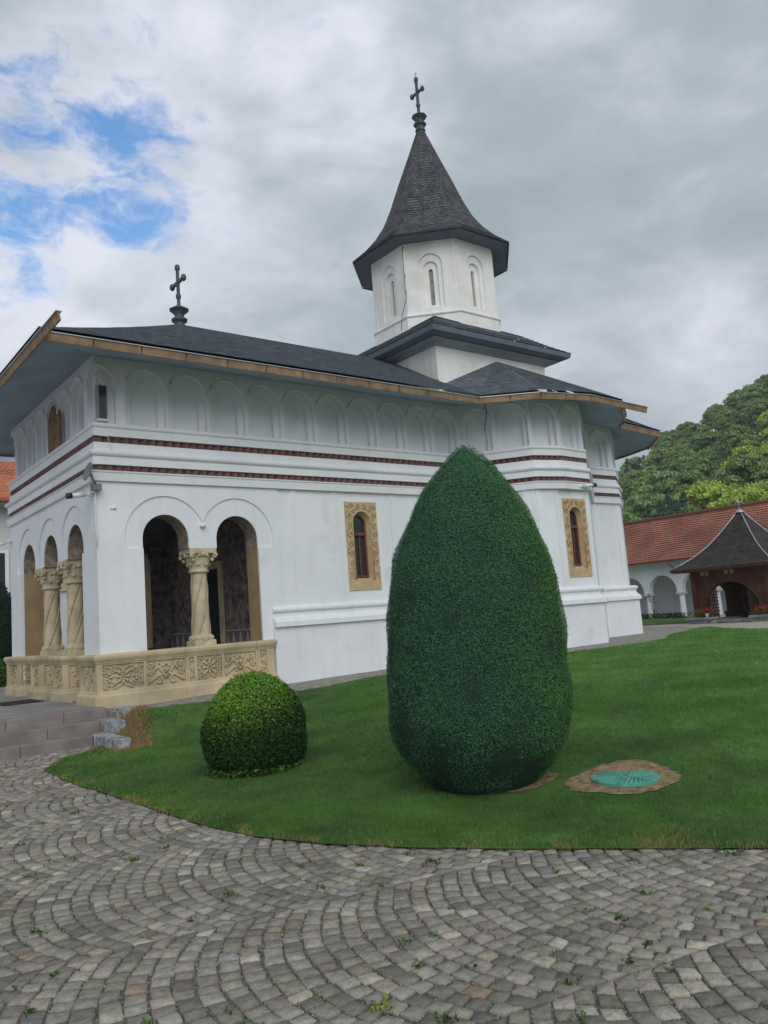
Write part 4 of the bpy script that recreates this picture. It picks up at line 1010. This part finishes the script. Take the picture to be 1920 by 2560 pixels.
prB = [(.004, 1.07), (.12, 1.055), (.24, 1.00), (.36, .92), (.455, .81), (.53, .67), (.575, .53), (.592, .38), (.585, .26), (.55, .14), (.46, .04), (.36, -.03)]
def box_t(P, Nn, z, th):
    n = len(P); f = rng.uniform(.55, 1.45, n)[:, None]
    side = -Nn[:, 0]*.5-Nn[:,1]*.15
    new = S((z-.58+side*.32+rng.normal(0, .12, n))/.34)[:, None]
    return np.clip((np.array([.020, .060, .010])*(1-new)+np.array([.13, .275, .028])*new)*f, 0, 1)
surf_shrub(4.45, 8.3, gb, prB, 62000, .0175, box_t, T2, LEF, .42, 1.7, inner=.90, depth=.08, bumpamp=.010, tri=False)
# ivy skirt at its foot
n = 1500; th = rng.uniform(0, 2*PI, n); r_ = .40+rng.random(n)*.16; P = np.stack([4.45+r_*np.cos(th), 8.3+r_*np.sin(th), gb+.01+rng.random(n)*.06], 1)
V, Fq = leaves(P, np.tile([0, 0, 1.], (n, 1)), .035, .45, 1.2); npmesh('ground_shoots', V, Fq, LEF, T2, tint=np.array([.05, .13, .02])*rng.uniform(.6, 1.4, n)[:, None], n=4)
# left-hand shrubs behind the terrace
T3 = thing('tall_dark_yew', 'tall dark clipped yew at the left edge behind the porch', 'topiary', (5.2, 26.3, .45))
surf_shrub(5.2, 26.3, .45, [(.005, 3.3), (.5, 3.05), (.9, 2.5), (1.15, 1.7), (1.25, .9), (1.0, .1)], 16000, .06, lambda P, Nn, z, th: np.array([.010, .035, .022])*rng.uniform(.6, 1.4, len(P))[:, None], T3, YEW, .25, 1.3)
T4 = thing('low_green_bush', 'small bright green bush at the left edge beyond the terrace', 'bush', (4.9, 24.6, .45))
surf_shrub(4.9, 24.6, .45, [(.005, .95), (.35, .85), (.55, .55), (.6, .3), (.5, 0)], 5000, .05, lambda P, Nn, z, th: np.array([.07, .17, .02])*rng.uniform(.6, 1.4, len(P))[:, None], T4, LEF, .4, 1.5, tri=False)

# ------------------------------------------------------------------ manhole
mx_, my_ = 5.98, 4.47; gm_ = tz(mx_, my_)+.025
mb = MB(); P = [(mx_+(.50+.06*math.sin(3*t)+random.uniform(-.03, .03))*math.cos(t), my_+(.47+.05*math.cos(2*t)+random.uniform(-.03, .03))*math.sin(t)) for t in np.linspace(0, 2*PI, 48)[:-1]]
mb.mesh([(x_, y_, tz(x_, y_)+.020) for x_, y_ in P]+[(mx_, my_, gm_)], [(i, (i+1) % 47, 47) for i in range(47)]); tag(mb.build('bare_soil_patch', EAR), kind='structure')
MC = thing('manhole_cover', 'round turquoise plastic manhole cover in a bare patch of lawn', 'manhole cover', (mx_, my_, gm_))
mb = MB(); mb.lathe((mx_, my_, gm_), [(.295, -.02), (.295, .004), (.287, .008), (.004, .010)], 40, smooth=False); mb.build('lid', TEAL, MC)
mb = MB()
for rg in range(1, 8):
    m_ = 6*rg
    for k in range(m_):
        a0 = 2*PI*(k+.5*(rg % 2))/m_; r0, r1 = rg*.035, rg*.035+.030; da = 2*PI/m_*.34
        q = [(mx_+r_*math.cos(a), my_+r_*math.sin(a)) for r_, a in ((r0, a0-da), (r1, a0-da*.8), (r1, a0+da*.8), (r0, a0+da))]
        mb.mesh([(*p, gm_+.009) for p in q]+[(*lerp(p, (mx_, my_), .02), gm_+.016) for p in q], [(4,5,6,7),(0,1,5,4),(1,2,6,5),(2,3,7,6),(3,0,4,7)])
mb.build('tread_pattern', TEAL, MC)
# bare earth crescent under the yew
mb = MB(); P = [(5.44+.40*math.cos(t)*(1+.15*math.sin(5*t)), 5.25+.32*math.sin(t)) for t in np.linspace(0, 2*PI, 30)[:-1]]
mb.mesh([(x_, y_, tz(x_, y_)+.018) for x_, y_ in P]+[(5.44, 5.25, tz(5.44, 5.25)+.02)], [(i, (i+1) % 29, 29) for i in range(29)]); tag(mb.build('bare_soil_patch', EAR), kind='structure')

# ------------------------------------------------------------------ grass
def grass(name, n, region, h, wd, tintf, label=None, dens_keep=None):
    x0, x1, y0, y1 = region; x = rng.uniform(x0, x1, n); y = rng.uniform(y0, y1, n)
    k = inpoly(x, y, LAWN)
    k &= np.hypot((x-mx_)/.50, (y-my_)/.46)+rng.normal(0, .06, n) > 1
    k &= ~((np.hypot(x-5.25, y-5.55) < .48)); k &= ~(np.hypot(x-4.45, y-8.3) < .45)
    k &= ~((np.hypot((x-5.3)/.6, (y-5.15)/.42) < 1) & (rng.random(n) < .85))
    if dens_keep is not None: k &= dens_keep(x, y, n)
    x, y = x[k], y[k]; n = len(x); z = TZ(x, y)+.005; a = rng.uniform(0, 2*PI, n)
    dist = np.hypot(x, y); hh = h*rng.uniform(.5, 1.25, n)*(1+.35*np.sin(x*9+y*5)*np.sin(x*4-y*11)*(1 if h > .04 else .3)); ww = wd*np.clip(dist/6, .9, 4)
    lx, ly = rng.normal(0, .38, n)*hh, rng.normal(0, .38, n)*hh
    V = np.stack([np.stack([x-np.cos(a)*ww, y-np.sin(a)*ww, z], 1), np.stack([x+np.cos(a)*ww, y+np.sin(a)*ww, z], 1), np.stack([x+lx, y+ly, z+hh], 1)], 1).reshape(-1, 3)
    o = npmesh(name, V, np.arange(3*n).reshape(n, 3), BLD, tint=tintf(x, y, n), n=3); tag(o, label, 'grass' if label else None, kind='stuff'); return o
def gt(x, y, n):
    d = edist(x, y); f = rng.uniform(.7, 1.3, n)
    pat = np.sin(x*1.7+1)*np.sin(y*1.3)+.6*np.sin(x*4.1+y*2.7)+.5*np.sin(y*6.3-x*3.1)
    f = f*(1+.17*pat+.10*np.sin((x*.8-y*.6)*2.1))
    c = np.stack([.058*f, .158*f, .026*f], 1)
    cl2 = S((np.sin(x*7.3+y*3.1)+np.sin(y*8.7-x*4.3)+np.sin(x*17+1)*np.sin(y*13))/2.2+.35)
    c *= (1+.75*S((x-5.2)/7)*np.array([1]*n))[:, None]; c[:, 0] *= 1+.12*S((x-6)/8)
    brown = (rng.random(n) < (.12+.88*cl2)*np.clip(.75*np.exp(-np.maximum(d, 0)/.10)+.20*np.exp(-np.maximum(d, 0)/.30), 0, .9))
    dry = np.exp(-(((x-4.75)/.32)**2+((y-3.35)/.14)**2))*.75+np.exp(-(((x-4.25)/.2)**2+((y-12.2)/.7)**2))*1.3+np.exp(-np.maximum(y-12.2, 0)**2*0-((y-12.9)/.12)**2)*.0
    brown |= rng.random(n) < dry
    lite = np.exp(-(((x-4.6)/.8)**2+((y-9.8)/.5)**2)); c[:, 0] += .02*lite; c[:, 1] += .02*lite
    fz = rng.uniform(.7, 1.2, n)
    c[brown] = np.stack([.34*fz, .25*fz, .095*fz], 1)[brown]
    return c
nf = lambda x, y, n: (rng.random(n) < np.clip((6.0/np.maximum(np.hypot(x, y), .1))**1.6, 0, 1)) & (np.arctan2(y, x) > .30) & (np.arctan2(y, x) < 1.45)
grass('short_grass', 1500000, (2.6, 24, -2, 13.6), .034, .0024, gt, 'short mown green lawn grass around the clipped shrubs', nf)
def edgek(x, y, n): d = edist(x, y); return (d < .10) & (np.arctan2(y, x) > .30)
grass('edge_grass', 260000, (2.7, 8, -.5, 12.6), .045, .0022, gt, 'longer yellowing grass along the cobblestone edge', edgek)
# orange dry tuft bank beside granite blocks
n = 9000; x = rng.normal(4.45, .16, n); y = rng.uniform(11.5, 13.05, n); x += (y-12.2)*.32; z = TZ(x, y)+.01
a = rng.uniform(0, 2*PI, n); hh = rng.uniform(.03, .10, n); f = rng.uniform(.7, 1.2, n)
hh = hh*.6; V = np.stack([np.stack([x-np.cos(a)*.004, y-np.sin(a)*.004, z], 1), np.stack([x+np.cos(a)*.004, y+np.sin(a)*.004, z], 1), np.stack([x+rng.normal(0, .02, n), y+rng.normal(0, .02, n), z+hh], 1)], 1).reshape(-1, 3)
tag(npmesh('dry_grass', V, np.arange(3*n).reshape(n, 3), BLD, tint=np.stack([.34*f, .235*f, .11*f], 1)), 'dry orange grass on the bank beside the granite blocks', 'grass', kind='stuff')
# weeds in the joints
WV = []; WT = []
for _ in range(110):
    if random.random() < .8: r_ = random.uniform(2.2, 9); t = random.uniform(.35, 1.5)
    else: r_ = random.uniform(2.4, 6); t = random.uniform(.5, 1.45)
    x_, y_ = r_*math.cos(t), r_*math.sin(t)
    if edist(np.array([x_]), np.array([y_]))[0] > -.02 or y_ > 12.5: continue
    k = random.choice((5, 8, 12, 26)) ; sp_ = .007+.0008*k; yel = random.random() < .15; base = np.array([.16, .19, .03] if yel else [.07, .15, .03])
    for q in range(k):
        px, py = x_+random.gauss(0, sp_), y_+random.gauss(0, sp_); a = random.uniform(0, 2*PI); l = random.uniform(.010, .028); zt_ = random.uniform(.004, .022); b2 = a+PI/2
        p0 = (px, py, -.006); p1 = (px+l*.6*math.cos(a)+.008*math.cos(b2), py+l*.6*math.sin(a)+.008*math.sin(b2), zt_); p2 = (px+l*math.cos(a), py+l*math.sin(a), zt_*.8); p3 = (px+l*.6*math.cos(a)-.008*math.cos(b2), py+l*.6*math.sin(a)-.008*math.sin(b2), zt_)
        WV += [p0, p1, p2, p3]; WT.append(base*random.uniform(.6, 1.4))
tag(npmesh('joint_weeds', np.array(WV), np.arange(len(WV)).reshape(-1, 4), LEF, tint=np.array(WT), n=4), 'small green weeds growing between the cobblestones', 'weeds', kind='stuff')
# grit in the joints
n = 210000; x = rng.uniform(-2, 5.5, n); y = rng.uniform(1, 9, n); k = (edist(x, y) < 0) & (np.hypot(x, y) < 8.5); x, y = x[k], y[k]; n = len(x)
s_ = rng.uniform(.0015, .0040, n); z = rng.uniform(-.012, -.0065, n); a = rng.uniform(0, 2*PI, n)
V = np.stack([np.stack([x+s_*np.cos(a+i*2*PI/3), y+s_*np.sin(a+i*2*PI/3), z], 1) for i in range(3)]+[np.stack([x, y, z+s_*1.5], 1)], 1).reshape(-1, 3)
i0 = np.arange(n)*4; Fq = np.concatenate([np.stack([i0+a_, i0+b_, i0+3], 1) for a_, b_ in ((0, 1), (1, 2), (2, 0))])
tg = rng.uniform(.12, .62, n); tag(npmesh('joint_grit', V, Fq, LEF, tint=np.tile(np.stack([tg, tg*.97, tg*.9], 1), (3, 1))), 'fine grey grit in the joints of the paving', 'gravel', kind='stuff')

# ------------------------------------------------------------------ arcade wing (east)
AW = thing('arcade_building', 'long low white arcaded wing with a red tiled roof behind the pavilion', 'building', (34, 19, .5))
XA = 33.5; zg = .45
ys = [26.1-1.75*k for k in range(13)]        # column axes
mb = MB(); A = (XA, 27.4); B_ = (XA, 3.0)
def sA(y): return 27.4-y
ol = [(0, 1.6)]
for y1, y0 in zip(ys[:-1], ys[1:]):
    c = sA((y1+y0)/2); r_ = .735; ol += [(c-r_, 1.6)]+[(c-r_*math.cos(PI*k/16), 1.80+r_*math.sin(PI*k/16)) for k in range(17)]+[(c+r_, 1.6)]
ol += [(24.4, 1.6), (24.4, 3.35), (0, 3.35)]
slab(mb, A, B_, ol, [], 0, .32)
mb.box((XA+2.4, 3, zg-.3), (XA+2.6, 27.4, 3.4)); mb.build('wall', PL, AW)
for y in ys:
    mb = MB(); mb.lathe((XA+.16, y, 0), [(.15, zg-.15), (.145, zg+.1), (.125, 1.55), (.125, 1.57), (.17, 1.60)], 16); c = mb.build('column', PL, AW)
    mb = MB(); mb.box((XA-.03, y-.19, 1.60), (XA+.35, y+.19, 1.69)); mb.build('capital', GRW, c)
mb = MB(); mb.box((XA+.1, 3, zg-.3), (XA+2.5, 27.4, zg)); mb.build('gallery_floor', PAV, AW)
mb = MB(); roofstrip(mb, (XA-.55, 27.9), (XA-.55, 2.5), (XA+2.2, 27.9), (XA+2.2, 2.5), 3.22, 5.42, lin=.9, row=.17, lift=.03)
roofstrip(mb, (XA+5, 2.5), (XA+5, 27.9), (XA+2.2, 2.5), (XA+2.2, 27.9), 3.22, 5.42, lin=.9, row=.17, lift=.03); mb.build('roof', RTL, AW)
mb = MB(); mb.tube([(XA+2.2, 27.9, 5.43), (XA+2.2, 2.5, 5.43)], .11, 8); mb.build('ridge_tiles', RTO, AW)
mb = MB(); mb.tube([(XA-.62, 27.9, 3.20), (XA-.62, 2.5, 3.20)], .06, 8)
for y in (20.9, 13.5, 6): mb.tube([(XA-.6, y, 3.18), (XA-.6, y, 3.0), (XA-.3, y-.1, 2.8), (XA-.05, y-.1, 2.75)], .045, 8)
mb.build('gutter', COP, AW)
mb = MB(); mb.box((XA-.5, 2.6, 3.14), (XA+4, 27.8, 3.19)); mb.build('soffit', SOF, AW)
# lantern roof at the right edge
mb = MB(); roofstrip(mb, (XA-.9, 15.2), (XA-.9, 11.2), (XA+1.2, 14.4), (XA+1.2, 11.6), 3.7, 4.6, lin=.9, row=.17, lift=.03); mb.build('roof', RTO, AW)

# ------------------------------------------------------------------ wooden pavilion
PV = thing('wooden_pavilion', 'open dark carved wooden pavilion with a steep flared shingle roof and small cross', 'pavilion', (27.03, 14.12, .5))
px, py, hw = 27.03, 14.12, 1.83
sqp = lambda h: [(px-h, py-h), (px+h, py-h), (px+h, py+h), (px-h, py+h)]
pr = [(1.86, 2.42), (1.55, 2.60), (1.20, 2.86), (.88, 3.16), (.55, 3.58), (.25, 4.02), (.06, 4.32)]
mb = MB()
for (h0, z0), (h1, z1) in zip(pr[:-1], pr[1:]):
    for k in range(4): roofstrip(mb, sqp(h0)[k], sqp(h0)[(k+1) % 4], sqp(h1)[k], sqp(h1)[(k+1) % 4], z0, z1, lin=1, row=.09, lift=.008, u0=k*.2)
rf = mb.build('roof', mat('brown_black_shingle', (.048, .043, .043), .8, .25, 4, .4, 60, col2=(.085, .075, .07), brick=(.09, .09, .01, .2)), PV)
mb = MB()
for sx, sy_ in ((-1,-1), (-1,1), (1,-1), (1,1)): mb.tube([(px+sx*h, py+sy_*h, z+.015) for h, z in pr], .018, 6)
mb.lathe((px, py, 4.28), [(.16, 0), (.14, .05), (.05, .10), (.03, .14)], 10); mb.build('hip_flashing', MTL, rf)
mb = MB(); sweep(mb, sqp(1.83), [(2.32, -.10), (2.34, .0), (2.43, .02)], True); mb.face([(*p, 2.34) for p in sqp(1.8)]); mb.build('eaves_board', DWD, PV)
mb = MB(); mb.tube([(px, py, 4.40), (px, py, 4.80)], .014, 6); mb.tube([(px, py-.11, 4.64), (px, py+.11, 4.64)], .012, 6)
for p in ((px, py, 4.80), (px, py-.12, 4.64), (px, py+.12, 4.64)): mb.ball(p, .028, 8)
mb.build('cross', MTL, PV)
FX = 25.95; mb = MB()
def pav_face(P0, P1):
    hole = [(1.27-.44, .62)]+[(1.27+.44, .62), (1.27+.44, .98)]
    c = 1.32; hole = [(c-.53, .66), (c+.53, .66), (c+.53, .88), (c+.95, .88)]+[(c+.95*math.cos(t), .92+.98*math.sin(t)) for t in np.linspace(0, PI, 20)]+[(c-.95, .88), (c-.53, .88)]
    slab(mb, P0, P1, [(0, .55), (2.64, .55), (2.64, 2.36), (0, 2.36)], [hole], 0, .09)
    d, n, l = sdir(P0, P1); T = lambda s, z, o: (P0[0]+d.x*s+n.x*o, P0[1]+d.y*s+n.y*o, z)
    mb.tube([T(c+1.0*math.cos(t), .90+1.03*math.sin(t), .01) for t in np.linspace(0, PI, 20)], .035, 6)
    for s in (.03, 2.61):
        q = T(s, 1.4, .02); mb.obox(q, (d.x, d.y, 0), (n.x, n.y, 0), (0, 0, 1), .07, .05, .93)
    mb.obox(T(1.32, 2.25, .02), (d.x, d.y, 0), (n.x, n.y, 0), (0, 0, 1), 1.32, .04, .08)
    for sgn in (-1, 1):      # slatted side screens
        for k in range(7):
            s = c+sgn*(.56+.055*k); zt_ = .92+.98*math.sin(math.acos(min(.999, abs(s-c)/.95)))
            mb.obox(T(s, (.88+zt_)/2, -.10), (d.x, d.y, 0), (n.x, n.y, 0), (0, 0, 1), .016, .012, (zt_-.88)/2)
            for z in np.arange(.95, zt_, .11): mb.ball(T(s+.027, z, -.10), .022, 6)
sqw = sqp(1.32)
for k in range(4): pav_face(sqw[k], sqw[(k+1) % 4])
mb.build('carved_wall', DWD, PV)
mb = MB(); sweep(mb, sqp(1.45), [(.2, .05), (.66, .0)], True); mb.face([(*p, .66) for p in sqp(1.45)]); mb.build('stone_base', GRN, PV)
mb = MB()
for y in (15.02, 14.85, 14.15, 13.95): mb.obox((25.66, y, 2.24), (0,1,0), (1,0,0), (0,0,1), .062, .03, .075)
mb.build('bracket', TAN, PV)
mb = MB(); mb.lathe((27.0, 14.0, .66), [(.5, 0), (.5, .12), (.34, .16), (.34, .62), (.45, .66), (.45, .74), (.05, .76)], 12); mb.tube([(26.6, 14.2, .7), (26.6, 14.25, 1.25)], .03, 6); mb.build('well_head', BLK, PV)
mb = MB(); mb.obox((28.25, 13.5, 1.5), (0,1,0), (1,0,0), (0,0,1), .45, .02, .5); mb.build('painted_board', MUR, PV)
def planter(y0, y1, label):
    o = thing('stone_planter', label, 'planter', (25.3, (y0+y1)/2, .5), 'planters before the pavilion')
    mb = MB(); mb.box((25.12, y0, .30), (25.55, y1, .69)); mb.build('body', GRN, o)
    mb = MB(); mb.bbox((25.06, y0-.05, .69), (25.60, y1+.05, .76), .01); mb.build('coping', TER, o)
planter(14.62, 15.45, 'low grey stone planter left of the pavilion opening')
planter(12.0, 13.22, 'low grey stone planter right of the pavilion opening')
mb = MB(); mb.box((25.0, 12.0, .2), (25.7, 15.5, .56)); tag(mb.build('pavilion_step', TER), kind='structure')
def flowers(x, y, z, n, sp_, label, redness=.4):
    o = thing('geranium_plant', label, 'flowers', (x, y, z), 'red geraniums by the pavilion')
    P = np.stack([rng.normal(x, sp_*.5, n), rng.normal(y, sp_, n), z+rng.random(n)*.22], 1)
    V, Fq = leaves(P, np.tile([0, 0, 1.], (n, 1)), .035, .5, 1.6); npmesh('leaves', V, Fq, LEF, o, tint=np.array([.06, .15, .03])*rng.uniform(.5, 1.4, n)[:, None], n=4)
    m_ = int(n*redness); P = np.stack([rng.normal(x-.03, sp_*.5, m_), rng.normal(y, sp_*.9, m_), z+.12+rng.random(m_)*.16], 1)
    V, Fq = leaves(P, np.tile([0, 0, 1.], (m_, 1)), .028, .5, 1.8); npmesh('blossoms', V, Fq, LEF, o, tint=np.array([.55, .035, .03])*rng.uniform(.6, 1.3, m_)[:, None], n=4)
flowers(25.3, 15.12, .76, 240, .08, 'small pink-red geranium at the left end of the left planter', .25)
flowers(25.3, 14.86, .76, 420, .09, 'orange-red geranium in the middle of the left planter')
flowers(25.3, 14.68, .80, 200, .05, 'tall red geranium beside the white pot on the left planter', .6)
flowers(25.3, 12.95, .76, 420, .10, 'orange-red geranium on the near end of the right planter')
flowers(25.3, 12.6, .76, 300, .09, 'red geranium at the right edge on the right planter', .5)
mb = MB(); mb.lathe((25.15, 14.74, .755), [(.045, 0), (.062, .12), (.068, .125), (.06, .13), (.05, .05)], 14); tag(mb.build('flower_pot', WPL), 'small white pot standing on the left planter', 'pot')
# perennials in front of the arcade
def clump(x, y, n, w_, h_, label, col, size=.07, name='border_plant', group='plants in the arcade border'):
    o = thing(name, label, 'plant', (x, y, zg), group)
    P = np.stack([rng.normal(x, w_*.4, n), rng.normal(y, w_*.5, n), zg+h_*rng.random(n)**1.4], 1)
    V, Fq = leaves(P, np.tile([0, 0, 1.], (n, 1)), size, .35, 1.7); npmesh('leaves', V, Fq, LEF, o, tint=np.array(col)*rng.uniform(.5, 1.5, n)[:, None], n=4)
    mb = MB()
    for k in range(5): mb.tube([(x+random.gauss(0, .02), y+random.gauss(0, .05), zg), (x+random.gauss(0, .1), y+random.gauss(0, .2), zg+h_)], .008, 4)
    mb.build('stem', BRK, o); return o
LBL = ['low dark plant at the left end of the arcade border', 'low dark leafy plant under the tall stalk in the arcade border', 'low dark leafy plant left of the pavilion planter', 'dark plant against the arcade column by the pavilion']
for (x, y), lb in zip(((32.7, 22.3), (32.6, 21.6), (32.2, 20.7), (31.6, 19.9)), LBL): clump(x, y, 420, .55, .34, lb, (.018, .032, .016))
o = thing('tall_stalk_plant', 'tall dark leafy stalk leaning before the arcade arch', 'plant', (32.4, 21.5, zg)); mb = MB()
st_ = [(32.4, 21.5-.0*t+.28*t, zg+1.25*t) for t in np.linspace(0, 1, 10)]; mb.tube(st_, .014, 5); mb.build('stem', BRK, o)
n = 160; t = rng.random(n); P = np.stack([32.4+rng.normal(0, .06, n), 21.5+.28*t+rng.normal(0, .09, n), zg+1.28*t], 1); V, Fq = leaves(P, np.tile([0, 0, 1.], (n, 1)), .05, .35, 1.5); npmesh('leaves', V, Fq, LEF, o, tint=np.array([.025, .035, .02])*rng.uniform(.5, 1.5, n)[:, None], n=4)

# ------------------------------------------------------------------ north wing (seen at the far left)
NW = thing('north_wing_building', 'white building with an orange tiled roof and copper downpipe at the left edge', 'building', (4, 33, .4))
mb = MB(); mb.box((-14, 33.0, 0), (16, 41, 6.95)); mb.build('wall', GRW, NW)
mb = MB(); roofstrip(mb, (-15, 32.2), (16.6, 32.2), (-15, 35.4), (16.6, 35.4), 7.05, 9.25, lin=.85, row=.17, lift=.03); mb.build('roof', RTO, NW)
mb = MB(); mb.box((-15, 32.2, 6.9), (16.6, 33.0, 7.0)); mb.build('soffit', SOF, NW)
mb = MB(); mb.box((-15, 35.3, 9.2), (16.6, 36.4, 9.66)); mb.build('ridge_wall', SOF, NW)
mb = MB(); mb.box((-15, 35.1, 9.66), (16.6, 36.6, 9.76)); mb.build('ridge_cap', MTL, NW)
mb = MB(); mb.tube([(-15, 32.15, 7.02), (16.6, 32.15, 7.02)], .08, 8); mb.tube([(7.4, 32.15, 7.0), (7.6, 32.5, 6.5), (7.7, 32.9, 6.2), (7.72, 32.92, .4)], .07, 8); mb.build('downpipe', COP, NW)
mb = MB(); mb.box((6.0, 32.94, 3.0), (7.45, 32.99, 5.2)); wn = mb.build('window', WPL, NW)
mb = MB(); mb.box((6.15, 32.92, 3.1), (7.3, 32.935, 5.1)); mb.build('pane', GLS, wn)
mb = MB(); mb.box((8.3, 32.9, 3.55), (12.5, 32.99, 4.05)); mb.build('stone_string_course', STO, NW)

# ------------------------------------------------------------------ hill and forest
def hill_el(az):        # skyline elevation (degrees) by azimuth
    return np.interp(az, [-60, -20, 5, 15, 20, 24.8, 29.5, 31.4, 32.6, 38, 50, 70], [6, 13, 15.5, 15, 14.2, 12.5, 10.4, 9.5, 8.4, 6.0, 2.5, 0])
def HZ(r, az):
    top = 185*np.tan(np.radians(hill_el(az))); t = np.clip((r-52)/133, 0, 1); return .2+top*(t**1.15)*np.where(r > 185, 1-np.clip((r-185)/260, 0, 1)*.3, 1)
az = np.linspace(-60, 72, 90); rr = np.concatenate([np.linspace(50, 185, 30), np.linspace(200, 600, 8)])
AZ, RR = np.meshgrid(az, rr); V = np.stack([RR*np.cos(np.radians(AZ)), RR*np.sin(np.radians(AZ)), HZ(RR, AZ)], -1).reshape(-1, 3)
i = (np.arange(89)[None, :]+np.arange(37)[:, None]*90).ravel(); tag(npmesh('hills', V, np.stack([i, i+1, i+91, i+90], 1), FOR, n=4), kind='structure')
def make_tree(name, label, col, h, w_, n, group, size=.20, cone=False):
    o = thing(name, label, 'tree', (0, 0, 0), group)
    mb = MB(); mb.tube([(0, 0, -.5), (.1, 0, h*.4), (0, .1, h*.8)], [w_*.07, w_*.05, w_*.02], 6)
    for k in range(5): a = k*1.26; mb.tube([(0, 0, h*.35+k*.3), (w_*.5*math.cos(a), w_*.5*math.sin(a), h*.55+k*.35)], [w_*.03, w_*.012], 5)
    mb.build('trunk', BRK, o)
    cs = []
    m_ = 38
    for k in range(m_):
        if cone:
            t = random.random(); z = h*(.15+.82*t); r_ = w_*(1-t)*.9*random.uniform(.4, 1); a = random.uniform(0, 2*PI); cs.append((r_*math.cos(a), r_*math.sin(a), z, w_*.28*(1.15-t)))
        else:
            a = random.uniform(0, 2*PI); u = random.uniform(-.6, 1); q = random.uniform(.45, .8); cs.append((w_*q*math.sqrt(max(0, 1-u*u))*math.cos(a), w_*q*math.sqrt(max(0, 1-u*u))*math.sin(a), h*.62+u*h*.30, w_*random.uniform(.18, .34)))
    cs = np.array(cs); k = rng.integers(0, m_, n); dv = rng.normal(0, 1, (n, 3)); dv /= np.linalg.norm(dv, axis=1)[:, None]; dv[:, 2] = np.abs(dv[:, 2])*.9-.25
    rad = cs[k, 3]*(.55+.75*rng.random(n)); P = cs[k, :3]+dv*rad[:, None]*np.array([1, 1, .8])
    V, Fq = leaves(P, dv+np.array([0, 0, .35]), size, .40, 2.2)
    cl_ = rng.uniform(.72, 1.3, m_)[k]; tint = np.array(col)*(cl_*rng.uniform(.65, 1.35, n))[:, None]
    npmesh('crown', V, Fq, LEF, o, tint=tint, n=4); return o
def copy_thing(src, loc, rz, sc_, label=None, group=None):
    r = src.copy(); COL.objects.link(r); r.location = loc; r.rotation_euler = (0, 0, rz); r.scale = (sc_, sc_, sc_)
    if label: r['label'] = label
    if group: r['group'] = group
    for ch in src.children: c = ch.copy(); COL.objects.link(c); c.parent = r
    return r
FG = 'trees of the forested hillside'
LD = 'dark green broadleaf tree in the dense forest on the hillside'
LM = 'mid green broadleaf tree in the dense forest on the hillside'
LY = 'bright yellow-green broadleaf tree among darker trees on the hillside'
LC = 'dark conifer standing among broadleaf trees on the hillside'
protos = [make_tree('broadleaf_tree', LD, (.19, .29, .09), 6.0, 2.7, 8000, FG), make_tree('broadleaf_tree', LD, (.21, .32, .095), 5.6, 2.5, 8000, FG),
          make_tree('broadleaf_tree', LM, (.22, .35, .13), 5.8, 2.9, 8000, FG), make_tree('broadleaf_tree', LY, (.42, .54, .10), 6.0, 3.0, 8000, FG), make_tree('conifer_tree', LC, (.10, .17, .12), 7.2, 1.9, 4500, FG, cone=True)]
used = set(); placed = []
tries = 0; 
def place(az_, r_, k, sc_):
    loc = (r_*math.cos(R_(az_)), r_*math.sin(R_(az_)), float(HZ(np.array(r_), np.array(az_)))-.3)
    if k not in used: p = protos[k]; p.location = loc; p.scale = (sc_,)*3; p.rotation_euler = (0, 0, random.uniform(0, 6.28)); used.add(k)
    else: copy_thing(protos[k], loc, random.uniform(0, 6.28), sc_)
    placed.append((loc[0], loc[1]))
brightl = [(33.6, 56, .62), (29.7, 84, 1.0), (26.6, 104, .95), (25.3, 96, 1.05), (28.0, 80, .9), (24.2, 112, 1.0), (24.0, 86, 1.0), (26.0, 76, .9), (23, 98, 1.1), (27.4, 98, .9), (22.4, 84, 1), (24.6, 128, 1.0)]
for a, r_, s_ in brightl: place(a, r_, 3, s_)
for a, r_ in ((31.5, 64), (31.9, 72), (30.9, 70), (32.4, 68)): place(a, r_, 4, 1.0)
while len(placed) < 292 and tries < 60000:
    tries += 1; a = random.uniform(17, 43); r_ = math.sqrt(random.uniform(54**2, 196**2))
    if a > 35 and random.random() < .6: continue
    x_, y_ = r_*math.cos(R_(a)), r_*math.sin(R_(a)); md = 3.6+r_*.011
    if any((x_-p[0])**2+(y_-p[1])**2 < md*md for p in placed): continue
    lim = 110+(a-24)*-2
    k = random.choices([0, 1, 2, 3, 4], [5, 5, 5 if r_ < 120 else 1.2, 1.3 if r_ < 100 else .1, .5])[0]
    place(a, r_, k, random.uniform(.8, 1.15)*(.85+r_/600))

# ------------------------------------------------------------------ air
mb = MB(); mb.box((-60, -320, -2.5), (480, 480, 110)); hz = mb.build('haze', bpy.data.materials.new('air')); hm = hz.data.materials[0]; hm.use_nodes = True
t = hm.node_tree; t.nodes.clear(); ho = t.nodes.new('ShaderNodeOutputMaterial'); pv_ = t.nodes.new('ShaderNodeVolumePrincipled')
pv_.inputs['Color'].default_value = (.86, .90, .93, 1); pv_.inputs['Density'].default_value = .0007; pv_.inputs['Anisotropy'].default_value = .2
t.links.new(pv_.outputs[0], ho.inputs['Volume']); tag(hz, kind='stuff')
